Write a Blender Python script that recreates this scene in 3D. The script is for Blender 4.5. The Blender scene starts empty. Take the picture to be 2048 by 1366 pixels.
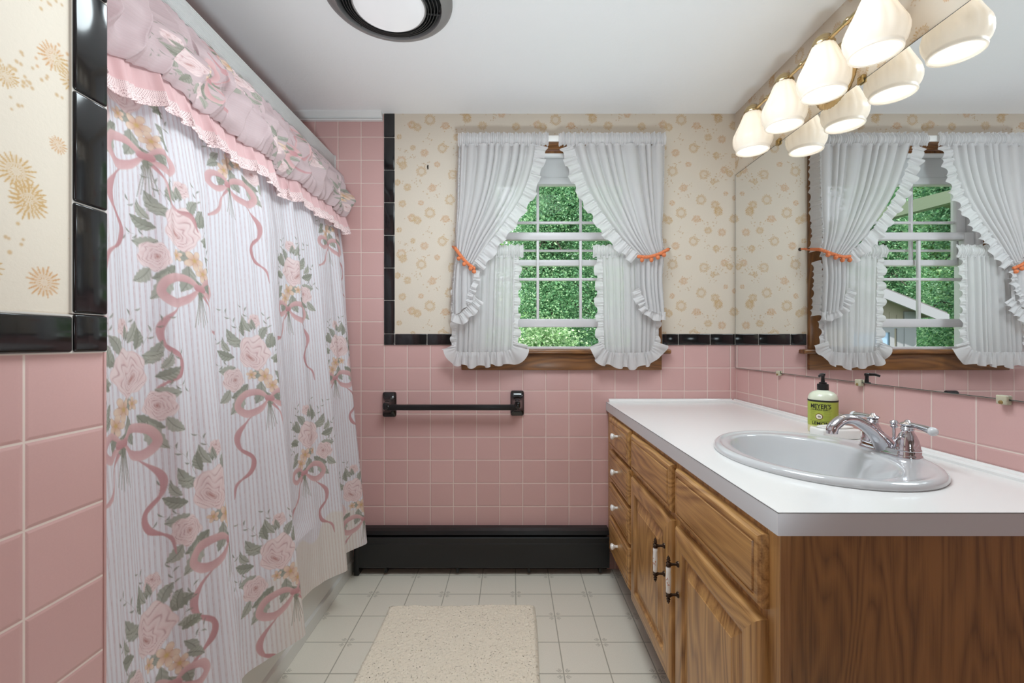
import bpy, bmesh, math, random
import numpy as np
from mathutils import Vector, Matrix
PI = math.pi
rng = np.random.default_rng(7)
random.seed(7)
SC = bpy.context.scene
COL = SC.collection

# ------------------------------------------------------------------ camera model
F = 893.0            # focal length in pixels of the 2048-wide frame
CAMZ = 1.08
YB = 2.119           # back wall
XR = 1.06            # right wall
XL = -0.603          # left wing wall
YW = 0.659           # end of the left wing wall
ZC = 2.16            # ceiling
TP = 0.1095          # wall tile pitch
GX, GZ, GY = -0.606, 0.298, 1.455   # grout origins


def P(px, py, y):
    return ((px - 1024) * y / F, y, CAMZ + (683 - py) * y / F)


def lin(r, g, b):
    def f(c):
        c /= 255.0
        return c / 12.92 if c <= 0.04045 else ((c + 0.055) / 1.055) ** 2.4
    return (f(r), f(g), f(b))


# ------------------------------------------------------------------ node helpers
class NT:
    def __init__(self, m):
        self.t = m.node_tree
        self.n = self.t.nodes
        self.l = self.t.links

    def add(self, typ, **kw):
        nd = self.n.new(typ)
        for k, v in kw.items():
            setattr(nd, k, v)
        return nd

    def link(self, a, b):
        self.l.new(a, b)

    def val(self, sock, v):
        if hasattr(v, 'is_linked') or isinstance(v, bpy.types.NodeSocket):
            self.l.new(v, sock)
        else:
            sock.default_value = v

    def math(self, op, a, b=0.0, c=0.0, clamp=False):
        nd = self.n.new('ShaderNodeMath')
        nd.operation = op
        nd.use_clamp = clamp
        self.val(nd.inputs[0], a)
        self.val(nd.inputs[1], b)
        self.val(nd.inputs[2], c)
        return nd.outputs[0]

    def mix(self, f, a, b):
        nd = self.n.new('ShaderNodeMix')
        nd.data_type = 'RGBA'
        self.val(nd.inputs[0], f)
        self.val(nd.inputs[6], a if isinstance(a, bpy.types.NodeSocket) else (*a, 1))
        self.val(nd.inputs[7], b if isinstance(b, bpy.types.NodeSocket) else (*b, 1))
        return nd.outputs[2]

    def pos(self):
        g = self.n.new('ShaderNodeNewGeometry')
        s = self.n.new('ShaderNodeSeparateXYZ')
        self.l.new(g.outputs['Position'], s.inputs[0])
        return g, s

    def noise(self, vec, scale, detail=3, rough=0.5, dist=0.0):
        nd = self.n.new('ShaderNodeTexNoise')
        nd.inputs['Scale'].default_value = scale
        nd.inputs['Detail'].default_value = detail
        nd.inputs['Roughness'].default_value = rough
        nd.inputs['Distortion'].default_value = dist
        if vec is not None:
            self.l.new(vec, nd.inputs['Vector'])
        return nd.outputs['Fac']

    def ramp(self, f, stops):
        nd = self.n.new('ShaderNodeValToRGB')
        e = nd.color_ramp.elements
        while len(e) < len(stops):
            e.new(0.5)
        for i, (p, c) in enumerate(stops):
            e[i].position = p
            e[i].color = (*c, 1) if len(c) == 3 else c
        self.l.new(f, nd.inputs[0])
        return nd.outputs[0]

    def bump(self, h, strength=0.3, dist=0.01):
        nd = self.n.new('ShaderNodeBump')
        nd.inputs['Strength'].default_value = strength
        nd.inputs['Distance'].default_value = dist
        self.l.new(h, nd.inputs['Height'])
        return nd.outputs[0]


def newmat(name):
    m = bpy.data.materials.new(name)
    m.use_nodes = True
    nt = NT(m)
    b = nt.n.get('Principled BSDF')
    return m, nt, b


MATS = {}


def simple(name, col, rough=0.5, metal=0.0, bump=0.0, bscale=200.0, coat=0.0, spec=0.5, var=0.0):
    if name in MATS:
        return MATS[name]
    m, nt, b = newmat(name)
    b.inputs['Base Color'].default_value = (*col, 1)
    b.inputs['Roughness'].default_value = rough
    b.inputs['Metallic'].default_value = metal
    b.inputs['Specular IOR Level'].default_value = spec
    b.inputs['Coat Weight'].default_value = coat
    b.inputs['Coat Roughness'].default_value = 0.1
    g, s = nt.pos()
    n = nt.noise(g.outputs['Position'], bscale)
    if bump > 0:
        nt.link(nt.bump(n, bump, 0.002), b.inputs['Normal'])
    if var > 0:
        n2 = nt.noise(g.outputs['Position'], 9.0, 4)
        d = tuple(c * (1 - var) for c in col)
        nt.link(nt.mix(n2, d, tuple(min(1, c * (1 + var)) for c in col)), b.inputs['Base Color'])
    MATS[name] = m
    return m


def wood(name, axis, dark, light, scale=1.0, rough=0.38, ring=1.0, coat=0.25):
    """grain running along axis"""
    if name in MATS:
        return MATS[name]
    m, nt, b = newmat(name)
    g, s = nt.pos()
    mp = nt.add('ShaderNodeMapping')
    sc = [26.0 * scale] * 3
    sc[axis] = 1.7 * scale
    mp.inputs['Scale'].default_value = sc
    nt.link(g.outputs['Position'], mp.inputs[0])
    n1 = nt.noise(mp.outputs[0], 1.0, 5, 0.55, 0.6 * ring)
    mp2 = nt.add('ShaderNodeMapping')
    sc2 = [330.0 * scale] * 3
    sc2[axis] = 7.0 * scale
    mp2.inputs['Scale'].default_value = sc2
    nt.link(g.outputs['Position'], mp2.inputs[0])
    n2 = nt.noise(mp2.outputs[0], 1.0, 3, 0.6)
    mp3 = nt.add('ShaderNodeMapping')
    sc3 = [7.0 * scale] * 3
    sc3[axis] = 1.1 * scale
    mp3.inputs['Scale'].default_value = sc3
    nt.link(g.outputs['Position'], mp3.inputs[0])
    n3 = nt.noise(mp3.outputs[0], 1.0, 2, 0.5, 0.3)
    rings = nt.math('FRACT', nt.math('MULTIPLY', n3, 16.0))
    rings = nt.math('ABSOLUTE', nt.math('SUBTRACT', rings, 0.5))
    rings = nt.math('MULTIPLY', rings, 2.0)
    f = nt.math('ADD', nt.math('MULTIPLY', n1, 0.50), nt.math('MULTIPLY', rings, 0.30 * ring))
    f = nt.math('ADD', f, nt.math('MULTIPLY', n2, 0.60))
    mid = tuple((a * 0.45 + c * 0.55) for a, c in zip(dark, light))
    c = nt.ramp(f, [(0.42, dark), (0.66, mid), (0.92, light)])
    nt.link(c, b.inputs['Base Color'])
    b.inputs['Roughness'].default_value = rough
    b.inputs['Coat Weight'].default_value = coat
    b.inputs['Coat Roughness'].default_value = 0.22
    nt.link(nt.bump(n2, 0.25, 0.001), b.inputs['Normal'])
    MATS[name] = m
    return m


def fabric(name, col, trans=0.35, sheer=0.0, attr=False, bscale=900.0, rough=0.9):
    if name in MATS:
        return MATS[name]
    m, nt, b = newmat(name)
    out = nt.n.get('Material Output')
    b.inputs['Roughness'].default_value = rough
    b.inputs['Specular IOR Level'].default_value = 0.15
    tr = nt.add('ShaderNodeBsdfTranslucent')
    g, s = nt.pos()
    n = nt.noise(g.outputs['Position'], bscale, 2)
    c = nt.mix(n, tuple(x * 0.96 for x in col), tuple(min(1, x * 1.03) for x in col))
    nt.link(c, b.inputs['Base Color'])
    nt.link(c, tr.inputs['Color'])
    nt.link(nt.bump(n, 0.1, 0.001), b.inputs['Normal'])
    mx = nt.add('ShaderNodeMixShader')
    mx.inputs[0].default_value = trans
    nt.link(b.outputs[0], mx.inputs[1])
    nt.link(tr.outputs[0], mx.inputs[2])
    last = mx.outputs[0]
    if sheer > 0:
        tp = nt.add('ShaderNodeBsdfTransparent')
        m2 = nt.add('ShaderNodeMixShader')
        m2.inputs[0].default_value = sheer
        nt.link(last, m2.inputs[1])
        nt.link(tp.outputs[0], m2.inputs[2])
        last = m2.outputs[0]
    nt.link(last, out.inputs['Surface'])
    MATS[name] = m
    return m


def emis(name, col, strength, mixcol=None):
    if name in MATS:
        return MATS[name]
    m, nt, b = newmat(name)
    b.inputs['Base Color'].default_value = (*(mixcol or col), 1)
    b.inputs['Roughness'].default_value = 0.25
    b.inputs['Emission Color'].default_value = (*col, 1)
    b.inputs['Emission Strength'].default_value = strength
    MATS[name] = m
    return m


def tile_mat(name, ax_u, off_u, pitch_u, pitch_z=TP, off_z=GZ):
    """glazed pink wall tile, grout grid in the wall plane (ax_u: 0 = x, 1 = y)"""
    m, nt, b = newmat(name)
    g, s = nt.pos()

    def edge(sock, off, pitch):
        t = nt.math('DIVIDE', nt.math('SUBTRACT', sock, off), pitch)
        fr = nt.math('FRACT', t)
        d = nt.math('MINIMUM', fr, nt.math('SUBTRACT', 1.0, fr))
        return nt.math('MULTIPLY', d, pitch), nt.math('FLOOR', t)
    du, iu = edge(s.outputs[ax_u], off_u, pitch_u)
    dz, iz = edge(s.outputs[2], off_z, pitch_z)
    d = nt.math('MINIMUM', du, dz)
    mr = nt.add('ShaderNodeMapRange')
    mr.inputs['From Min'].default_value = 0.0010
    mr.inputs['From Max'].default_value = 0.0019
    nt.link(d, mr.inputs['Value'])
    isTile = mr.outputs[0]
    mr2 = nt.add('ShaderNodeMapRange')
    mr2.interpolation_type = 'SMOOTHSTEP'
    mr2.inputs['From Min'].default_value = 0.0006
    mr2.inputs['From Max'].default_value = 0.0060
    nt.link(d, mr2.inputs['Value'])
    cv = nt.add('ShaderNodeCombineXYZ')
    nt.link(iu, cv.inputs[0])
    nt.link(iz, cv.inputs[1])
    wn = nt.add('ShaderNodeTexWhiteNoise')
    nt.link(cv.outputs[0], wn.inputs['Vector'])
    base = nt.mix(wn.outputs['Value'], lin(206, 165, 161), lin(215, 174, 170))
    sp = nt.noise(g.outputs['Position'], 420.0, 3)
    base = nt.mix(nt.math('MULTIPLY', sp, 0.35), base, lin(196, 154, 149))
    nt.link(nt.mix(isTile, lin(226, 208, 198), base), b.inputs['Base Color'])
    nt.link(nt.math('SUBTRACT', 0.8, nt.math('MULTIPLY', isTile, 0.52)), b.inputs['Roughness'])
    wav = nt.noise(g.outputs['Position'], 7.0, 2)
    h = nt.math('ADD', mr2.outputs[0], nt.math('MULTIPLY', wav, 0.12))
    nt.link(nt.bump(h, 0.55, 0.0016), b.inputs['Normal'])
    return m


def floor_mat():
    m, nt, b = newmat('vinyl_floor')
    g, s = nt.pos()
    pt = 0.1524
    ox, oy = (746.3 - 1024) * 1.08 / 505.3, F * 1.08 / 505.3

    def cell(sock, off):
        t = nt.math('DIVIDE', nt.math('SUBTRACT', sock, off), pt)
        r = nt.math('ROUND', t)
        return nt.math('MULTIPLY', nt.math('SUBTRACT', t, r), pt), r
    dx, ix = cell(s.outputs[0], ox)
    dy, iy = cell(s.outputs[1], oy)
    ax, ay = nt.math('ABSOLUTE', dx), nt.math('ABSOLUTE', dy)
    d = nt.math('MINIMUM', ax, ay)
    mr = nt.add('ShaderNodeMapRange')
    mr.inputs['From Min'].default_value = 0.0012
    mr.inputs['From Max'].default_value = 0.0026
    nt.link(d, mr.inputs['Value'])
    # sprig motif at every other crossing
    par = nt.math('ABSOLUTE', nt.math('MODULO', nt.math('ADD', ix, iy), 2.0))
    on = nt.math('LESS_THAN', par, 0.5)
    # little curled leaves on the diagonals
    pa = nt.math('MULTIPLY', nt.math('ADD', ax, ay), 0.7071)
    pb = nt.math('ABSOLUTE', nt.math('MULTIPLY', nt.math('SUBTRACT', ax, ay), 0.7071))

    def blob(ca, cb, ra, rb):
        e = nt.math('ADD', nt.math('POWER', nt.math('DIVIDE', nt.math('SUBTRACT', pa, ca), ra), 2.0),
                    nt.math('POWER', nt.math('DIVIDE', nt.math('SUBTRACT', pb, cb), rb), 2.0))
        return nt.math('LESS_THAN', nt.math('ABSOLUTE', nt.math('SUBTRACT', e, 0.75)), 0.45)
    mk = nt.math('MAXIMUM', blob(0.0165, 0.0030, 0.0042, 0.0030), blob(0.0225, 0.0042, 0.0040, 0.0028))
    mk = nt.math('MULTIPLY', mk, on)
    sp = nt.noise(g.outputs['Position'], 260.0, 3, 0.7)
    base = nt.mix(sp, lin(212, 205, 190), lin(231, 224, 210))
    c = nt.mix(mr.outputs[0], lin(166, 161, 146), base)
    c = nt.mix(nt.math('MULTIPLY', mk, 0.6), c, lin(140, 134, 118))
    nt.link(c, b.inputs['Base Color'])
    b.inputs['Roughness'].default_value = 0.42
    nt.link(nt.bump(nt.math('ADD', mr.outputs[0], nt.math('MULTIPLY', sp, 0.3)), 0.2, 0.001), b.inputs['Normal'])
    return m


# ------------------------------------------------------------------ mesh helpers
WL = {}   # world location of every thing / part origin


def link_mesh(name, V, Fc, mat, parent=None, loc=None, smooth=True, angle=35, uv=None, col=None, mats=None, midx=None):
    V = np.asarray(V, dtype=np.float64).reshape(-1, 3)
    if parent is not None:
        base = Vector(WL[parent.name])
    else:
        base = Vector(loc) if loc is not None else Vector((0, 0, 0))
    Vl = V - np.array(base)
    me = bpy.data.meshes.new(name)
    if isinstance(Fc, np.ndarray):
        nf, k = Fc.shape
        me.vertices.add(len(Vl))
        me.vertices.foreach_set('co', Vl.astype(np.float32).ravel())
        me.loops.add(nf * k)
        me.polygons.add(nf)
        me.polygons.foreach_set('loop_start', np.arange(0, nf * k, k, dtype=np.int32))
        me.loops.foreach_set('vertex_index', Fc.astype(np.int32).ravel())
        me.update(calc_edges=True)
    else:
        me.from_pydata([tuple(v) for v in Vl], [], Fc)
    me.validate()
    if smooth:
        me.shade_smooth()
        if angle:
            me.set_sharp_from_angle(angle=math.radians(angle))
    if uv is not None:
        lay = me.uv_layers.new(name='UVMap')
        vi = np.empty(len(me.loops), dtype=np.int32)
        me.loops.foreach_get('vertex_index', vi)
        lay.data.foreach_set('uv', np.asarray(uv, dtype=np.float32)[vi].ravel())
    if col is not None:
        a = me.color_attributes.new('print', 'FLOAT_COLOR', 'POINT')
        a.data.foreach_set('color', np.asarray(col, dtype=np.float32).ravel())
    for mm in (mats or [mat]):
        me.materials.append(mm)
    if midx is not None:
        me.polygons.foreach_set('material_index', np.asarray(midx, dtype=np.int32))
    o = bpy.data.objects.new(name, me)
    COL.objects.link(o)
    if parent is not None:
        o.parent = parent
        o.location = (0, 0, 0)
    else:
        o.location = base
    WL[o.name] = tuple(base)
    return o


def thing(name, label, cat, loc, group=None):
    o = bpy.data.objects.new(name, None)
    COL.objects.link(o)
    o.location = loc
    o.empty_display_size = 0.05
    o['label'] = label
    o['category'] = cat
    if group:
        o['group'] = group
    WL[o.name] = tuple(loc)
    return o


def tag(o, label, cat, group=None, kind=None):
    if label:
        o['label'] = label
    if cat:
        o['category'] = cat
    if group:
        o['group'] = group
    if kind:
        o['kind'] = kind
    return o


def struct(o):
    o['kind'] = 'structure'
    return o


class MB:
    """collects shapes into one mesh"""

    def __init__(self):
        self.v = []
        self.f = []

    def add(self, V, Fc):
        n = len(self.v)
        self.v += [tuple(map(float, p)) for p in V]
        self.f += [tuple(int(i) + n for i in f) for f in Fc]
        return self

    def box(self, x0, x1, y0, y1, z0, z1, bev=0.0, seg=2):
        x0, x1 = min(x0, x1), max(x0, x1)
        y0, y1 = min(y0, y1), max(y0, y1)
        z0, z1 = min(z0, z1), max(z0, z1)
        V = [(x0, y0, z0), (x1, y0, z0), (x1, y1, z0), (x0, y1, z0), (x0, y0, z1), (x1, y0, z1), (x1, y1, z1), (x0, y1, z1)]
        Fc = [(0, 3, 2, 1), (4, 5, 6, 7), (0, 1, 5, 4), (1, 2, 6, 5), (2, 3, 7, 6), (3, 0, 4, 7)]
        if bev <= 0:
            return self.add(V, Fc)
        bm = bmesh.new()
        vs = [bm.verts.new(p) for p in V]
        for f in Fc:
            bm.faces.new([vs[i] for i in f])
        bev = min(bev, 0.49 * min(x1 - x0, y1 - y0, z1 - z0))
        bmesh.ops.bevel(bm, geom=list(bm.edges), offset=bev, segments=seg, profile=0.5, affect='EDGES')
        bm.verts.index_update()
        self.add([v.co[:] for v in bm.verts], [[v.index for v in f.verts] for f in bm.faces])
        bm.free()
        return self

    def lathe(self, prof, c, axis='z', n=32, sx=1.0, sy=1.0, flute=0, famp=0.0, cap=True):
        """prof: list of (r, h); h along axis"""
        V, Fc = [], []
        for (r, h) in prof:
            for i in range(n):
                a = 2 * PI * i / n
                rr = r * (1 + famp * math.cos(flute * a)) if flute else r
                u, w = rr * math.cos(a) * sx, rr * math.sin(a) * sy
                if axis == 'z':
                    V.append((c[0] + u, c[1] + w, c[2] + h))
                elif axis == 'x':
                    V.append((c[0] + h, c[1] + u, c[2] + w))
                else:
                    V.append((c[0] + w, c[1] + h, c[2] + u))
        for j in range(len(prof) - 1):
            for i in range(n):
                i2 = (i + 1) % n
                Fc.append((j * n + i, j * n + i2, (j + 1) * n + i2, (j + 1) * n + i))
        if cap:
            if prof[0][0] > 1e-6:
                Fc.append(tuple(range(n - 1, -1, -1)))
            if prof[-1][0] > 1e-6:
                Fc.append(tuple((len(prof) - 1) * n + i for i in range(n)))
        return self.add(V, Fc)

    def tube(self, pts, rad, n=12, cap=True, flat=1.0, up=(0, 0, 1)):
        pts = [Vector(p) for p in pts]
        m = len(pts)
        if not hasattr(rad, '__len__'):
            rad = [rad] * m
        V, Fc = [], []
        prev = None
        for k in range(m):
            t = (pts[min(k + 1, m - 1)] - pts[max(k - 1, 0)]).normalized()
            if prev is None:
                u = Vector(up)
                if abs(u.dot(t)) > 0.95:
                    u = Vector((1, 0, 0))
                a = (u - t * u.dot(t)).normalized()
            else:
                a = (prev - t * prev.dot(t)).normalized()
            prev = a
            b = t.cross(a)
            for i in range(n):
                w = 2 * PI * i / n
                q = pts[k] + a * (rad[k] * flat * math.cos(w)) + b * (rad[k] * math.sin(w))
                V.append(q[:])
        for k in range(m - 1):
            for i in range(n):
                i2 = (i + 1) % n
                Fc.append((k * n + i, k * n + i2, (k + 1) * n + i2, (k + 1) * n + i))
        if cap:
            Fc.append(tuple(range(n - 1, -1, -1)))
            Fc.append(tuple((m - 1) * n + i for i in range(n)))
        return self.add(V, Fc)

    def sphere(self, c, r, n=16, m=10, sz=1.0):
        prof = [(max(1e-5, r * math.sin(PI * j / m)), -r * sz * math.cos(PI * j / m)) for j in range(m + 1)]
        return self.lathe(prof, c, 'z', n)

    def prism(self, poly, axis, a0, a1):
        """poly: 2-D outline extruded along axis (0: poly=(y,z); 1: poly=(x,z); 2: poly=(x,y))"""
        n = len(poly)

        def mk(p, h):
            return (h, p[0], p[1]) if axis == 0 else ((p[0], h, p[1]) if axis == 1 else (p[0], p[1], h))
        V = [mk(p, a0) for p in poly] + [mk(p, a1) for p in poly]
        Fc = [tuple(range(n))[::-1], tuple(range(n, 2 * n))]
        for i in range(n):
            j = (i + 1) % n
            Fc.append((i, j, n + j, n + i))
        return self.add(V, Fc)

    def build(self, name, mat, parent=None, loc=None, smooth=True, angle=35, fixn=True):
        o = link_mesh(name, self.v, self.f, mat, parent, loc, smooth=False)
        if fixn:
            bm = bmesh.new()
            bm.from_mesh(o.data)
            bmesh.ops.recalc_face_normals(bm, faces=bm.faces)
            bm.to_mesh(o.data)
            bm.free()
        if smooth:
            o.data.shade_smooth()
            if angle:
                o.data.set_sharp_from_angle(angle=math.radians(angle))
        return o


def grid_faces(nu, nv):
    i = np.arange(nu - 1)
    j = np.arange(nv - 1)
    I, J = np.meshgrid(i, j, indexing='ij')
    a = (I * nv + J).ravel()
    return np.stack([a, a + nv, a + nv + 1, a + 1], axis=1)


def smooth_curve(pts, n):
    """Catmull-Rom through 2-D/3-D points, resampled to n"""
    p = np.asarray(pts, float)
    if len(p) == 2:
        t = np.linspace(0, 1, n)[:, None]
        return p[0] * (1 - t) + p[1] * t
    ext = np.vstack([2 * p[0] - p[1], p, 2 * p[-1] - p[-2]])
    out = []
    t = np.linspace(0, len(p) - 1 - 1e-9, max(n * 4, 50))
    for tt in t:
        k = int(tt)
        f = tt - k
        a, b, c, d = ext[k:k + 4]
        out.append(0.5 * ((2 * b) + (-a + c) * f + (2 * a - 5 * b + 4 * c - d) * f * f + (-a + 3 * b - 3 * c + d) * f ** 3))
    out = np.array(out)
    s = np.concatenate([[0], np.cumsum(np.linalg.norm(np.diff(out, axis=0), axis=1))])
    q = np.linspace(0, s[-1], n)
    return np.stack([np.interp(q, s, out[:, k]) for k in range(out.shape[1])], axis=1)


def ring_sides(rings):
    """1 for the faces of the top and bottom rails, 0 for the uprights"""
    return [1 if i % 2 == 0 else 0 for k in range(len(rings) - 1) for i in range(4)]


def panel_rings(x_back, y0, y1, z0, z1, rings, xdir=-1):
    """nested rectangular loops: rings = [(inset, height above x_back)], last one filled"""
    V, Fc = [], []
    for (ins, h) in rings:
        x = x_back + xdir * h
        V += [(x, y0 + ins, z0 + ins), (x, y1 - ins, z0 + ins), (x, y1 - ins, z1 - ins), (x, y0 + ins, z1 - ins)]
    for k in range(len(rings) - 1):
        for i in range(4):
            j = (i + 1) % 4
            Fc.append((k * 4 + i, k * 4 + j, (k + 1) * 4 + j, (k + 1) * 4 + i))
    Fc.append((0, 3, 2, 1))
    n = (len(rings) - 1) * 4
    Fc.append((n, n + 1, n + 2, n + 3))
    return V, Fc

# ================================================================== WALLPAPER PAINTER
PU, PV = 251 / 421.5, 186 / 421.5
FL = [(824, 250, 9.5), (835, 255, 9.2), (860, 240, 12), (891, 252, 9), (798.5, 274, 6.5), (826, 296, 6), (849, 306, 9), (884.5, 296.5, 11),
      (914, 275, 8.5), (803, 322, 11), (806, 331, 9.5), (843, 343, 11.5), (874.5, 329, 6.5), (905.5, 349.5, 11), (815, 375, 8.5), (865, 376, 8.8),
      (900, 400, 11.5), (805, 407.5, 8.5), (842, 406, 6.5), (934, 238, 10), (965, 252, 10), (941.7, 279, 9), (930, 311, 8), (964.5, 312, 5.5),
      (946.5, 340, 8.5), (957, 347.5, 8), (923.6, 364, 6.2), (949, 387.5, 5.5), (928, 410, 10), (934, 420.5, 9), (968, 396, 7),
      (990, 281, 9), (1032, 254, 9.5), (1008, 305, 10.5), (1034, 322, 7), (986, 338, 11), (1020, 356, 8.5), (990, 378, 7.5), (1028, 396, 11), (1003, 415, 8), (795, 365, 7)]
_r = random.Random(3)
DOTS = []
for _k in range(26):
    _cx, _cy = _r.uniform(790, 1041), _r.uniform(228, 414)
    for _q in range(11):
        DOTS.append((_cx + _r.gauss(0, 8), _cy + _r.gauss(0, 4.5), _r.uniform(0.5, 0.95)))


def hash1(a):
    return np.mod(np.sin(a * 127.1) * 43758.5453, 1.0)


def wallpaper(u, v, warm=0.5):
    """u horizontal, v up (metres in the wall plane) -> print RGB + coverage"""
    n = len(u)
    out = np.zeros((n, 4), np.float32)
    out[:, :3] = lin(216, 204, 188)
    px, py = u * 421.5, -v * 421.5
    W, H = 251.0, 186.0
    A = np.zeros(n, np.float32)
    C = np.tile(np.array(lin(186, 148, 96), np.float32), (n, 1))
    for k, (fx, fy, R) in enumerate(FL):
        dx = np.mod(px - (fx - 1024) + W / 2, W) - W / 2
        dy = np.mod(py - (fy - 683) + H / 2, H) - H / 2
        near = np.where((np.abs(dx) < R * 1.3) & (np.abs(dy) < R * 1.3))[0]
        if len(near) == 0:
            continue
        x, y = dx[near], dy[near]
        r = np.hypot(x, y) / R
        th = np.arctan2(y, x)
        npet = int(13 + R * 0.7)
        ph = th / (2 * PI) * npet
        cell = np.floor(ph + 0.5)
        fr = np.abs(ph - cell)
        jit = hash1(np.mod(cell, npet) + k * 31.7)
        ringed = R > 10
        ro = 0.86 + 0.22 * jit
        ri = (0.60 if ringed else 0.36) + 0.12 * hash1(cell + k)
        wid = 0.36 - 0.20 * np.clip((r - ri) / (ro - ri + 1e-6), 0, 1)
        m = np.clip((wid - fr) * 9, 0, 1) * np.clip((ro - r) * 14, 0, 1) * np.clip((r - ri) * 14, 0, 1)
        # second inner ring of short petals
        ph2 = ph * 0.8 + 0.3
        fr2 = np.abs(ph2 - np.floor(ph2 + 0.5))
        ri2 = 0.44 if ringed else 0.16
        m2 = np.clip((0.30 - fr2) * 8, 0, 1) * np.clip((ri2 + 0.22 - r) * 14, 0, 1) * np.clip((r - ri2) * 14, 0, 1) * 0.8
        ring = np.exp(-((r - (0.62 if ringed else 0.4)) / 0.14) ** 2) * 0.4
        core = np.clip((0.26 - r) * 6, 0, 1) * (0.1 if ringed else 0.3)
        halo = np.clip((0.85 - r) * 6, 0, 1) * (0.12 if ringed else 0.25)
        a = np.maximum.reduce([m * 0.9, m2, ring, core, halo])
        A[near] = np.maximum(A[near], a)
        hue = np.array(lin(*((190, 150, 88) if k % 3 else (196, 146, 92))), np.float32)
        C[near] = hue
    for (fx, fy, R) in DOTS:
        dx = np.mod(px - (fx - 1024) + W / 2, W) - W / 2
        dy = np.mod(py - (fy - 683) + H / 2, H) - H / 2
        near = np.where((np.abs(dx) < 2.2) & (np.abs(dy) < 2.2))[0]
        if len(near):
            r = np.hypot(dx[near], dy[near])
            a = np.clip((R + 0.55 - r) * 1.3, 0, 1) * 0.75
            A[near] = np.maximum(A[near], a)
    out[:, :3] = out[:, :3] * (1 - A[:, None]) + C * A[:, None]
    out[:, 3] = 1
    return out


def printed(name, rough=0.6, bscale=160.0, bump=0.25):
    m, nt, b = newmat(name)
    a = nt.add('ShaderNodeVertexColor')
    a.layer_name = 'print'
    g, s = nt.pos()
    n = nt.noise(g.outputs['Position'], bscale, 4, 0.6)
    c = nt.mix(nt.math('MULTIPLY', n, 0.12), a.outputs[0], lin(190, 184, 172))
    nt.link(c, b.inputs['Base Color'])
    b.inputs['Roughness'].default_value = rough
    b.inputs['Specular IOR Level'].default_value = 0.3
    nt.link(nt.bump(n, bump, 0.0015), b.inputs['Normal'])
    return m


M_PAPER = printed('sunflower_wallpaper')


def paper_sheet(name, axis, u0, u1, z0, z1, plane, du, parent, uoff=0.0, hole=None):
    nu, nv = max(2, int((u1 - u0) / du)), max(2, int((z1 - z0) / du))
    U, Z = np.meshgrid(np.linspace(u0, u1, nu), np.linspace(z0, z1, nv), indexing='ij')
    U, Z = U.ravel(), Z.ravel()
    pl = np.full_like(U, plane)
    V = np.stack([U, pl, Z], 1) if axis == 0 else np.stack([pl, U, Z], 1)
    Fc = grid_faces(nu, nv)
    if hole:
        fc = V[Fc].mean(axis=1)
        k = fc[:, axis]
        keep = ~((k > hole[0]) & (k < hole[1]) & (fc[:, 2] > hole[2]) & (fc[:, 2] < hole[3]))
        Fc = Fc[keep]
        used = np.unique(Fc)
        mp = np.full(len(V), -1)
        mp[used] = np.arange(len(used))
        V, Fc = V[used], mp[Fc]
        U, Z = U[used], Z[used]
    colr = wallpaper(U + uoff, Z - CAMZ)
    return link_mesh(name, V, Fc, M_PAPER, parent, smooth=False, col=colr)


# ================================================================== SHELL
OX0, OX1, OZ0, OZ1 = -0.175, 0.640, 1.043, 1.985       # window opening
BZ0, BZ1 = 1.063, 1.1165                                # black border tiles
TW = 0.16

M_TILE_B = tile_mat('pink_tile_facing', 0, GX, TP)
M_TILE_R = tile_mat('pink_tile_side', 1, GY, 0.1088)
M_TILE_L = tile_mat('pink_tile_wing', 1, 0.5515, TP)
M_FLOOR = floor_mat()


def ceiling_mat():
    m, nt, b = newmat('ceiling_paint')
    b.inputs['Base Color'].default_value = (*lin(243, 243, 243), 1)
    b.inputs['Roughness'].default_value = 0.85
    g, s = nt.pos()
    n = nt.noise(g.outputs['Position'], 14.0, 6, 0.65, 1.2)
    n2 = nt.noise(g.outputs['Position'], 130.0, 3)
    nt.link(nt.bump(nt.math('ADD', n, nt.math('MULTIPLY', n2, 0.15)), 0.16, 0.006), b.inputs['Normal'])
    return m


M_CEIL = ceiling_mat()
M_GLOSSBLACK = simple('black_glazed_tile', lin(20, 20, 22), 0.12, bump=0.12, bscale=12, coat=0.3)
M_GROUT = simple('grout', lin(205, 198, 190), 0.9)
M_WALLWHITE = simple('plain_wall', lin(150, 140, 128), 0.8)

# floor / ceiling
struct(MB().box(-1.62, 1.22, -1.75, YB + TW, -0.06, 0.0).build('floor', M_FLOOR, smooth=False))
struct(MB().box(-1.62, 1.22, -1.75, YB + TW, ZC, ZC + 0.08).build('ceiling', M_CEIL, smooth=False))

# back wall with the window opening
mb = MB()
mb.box(-1.62, OX0, YB, YB + TW, 0, ZC)
mb.box(OX1, 1.22, YB, YB + TW, 0, ZC)
mb.box(OX0, OX1, YB, YB + TW, 0, OZ0)
mb.box(OX0, OX1, YB, YB + TW, OZ1, ZC)
wb = struct(mb.build('wall_back', M_TILE_B, smooth=False))
paper_sheet('wallpaper', 0, -0.556, XR, 1.112, ZC, YB - 0.002, 0.0023, wb, hole=(OX0 - 0.01, OX1 + 0.01, OZ0 - 0.1, OZ1 + 0.01))

# right wall
wr = struct(MB().box(XR, XR + 0.14, -1.75, YB, 0, ZC).build('wall_right', M_TILE_R, smooth=False))
paper_sheet('wallpaper', 1, 0.2, YB - 0.002, 0.955, ZC, XR - 0.002, 0.0023, wr, uoff=0.35)

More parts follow.
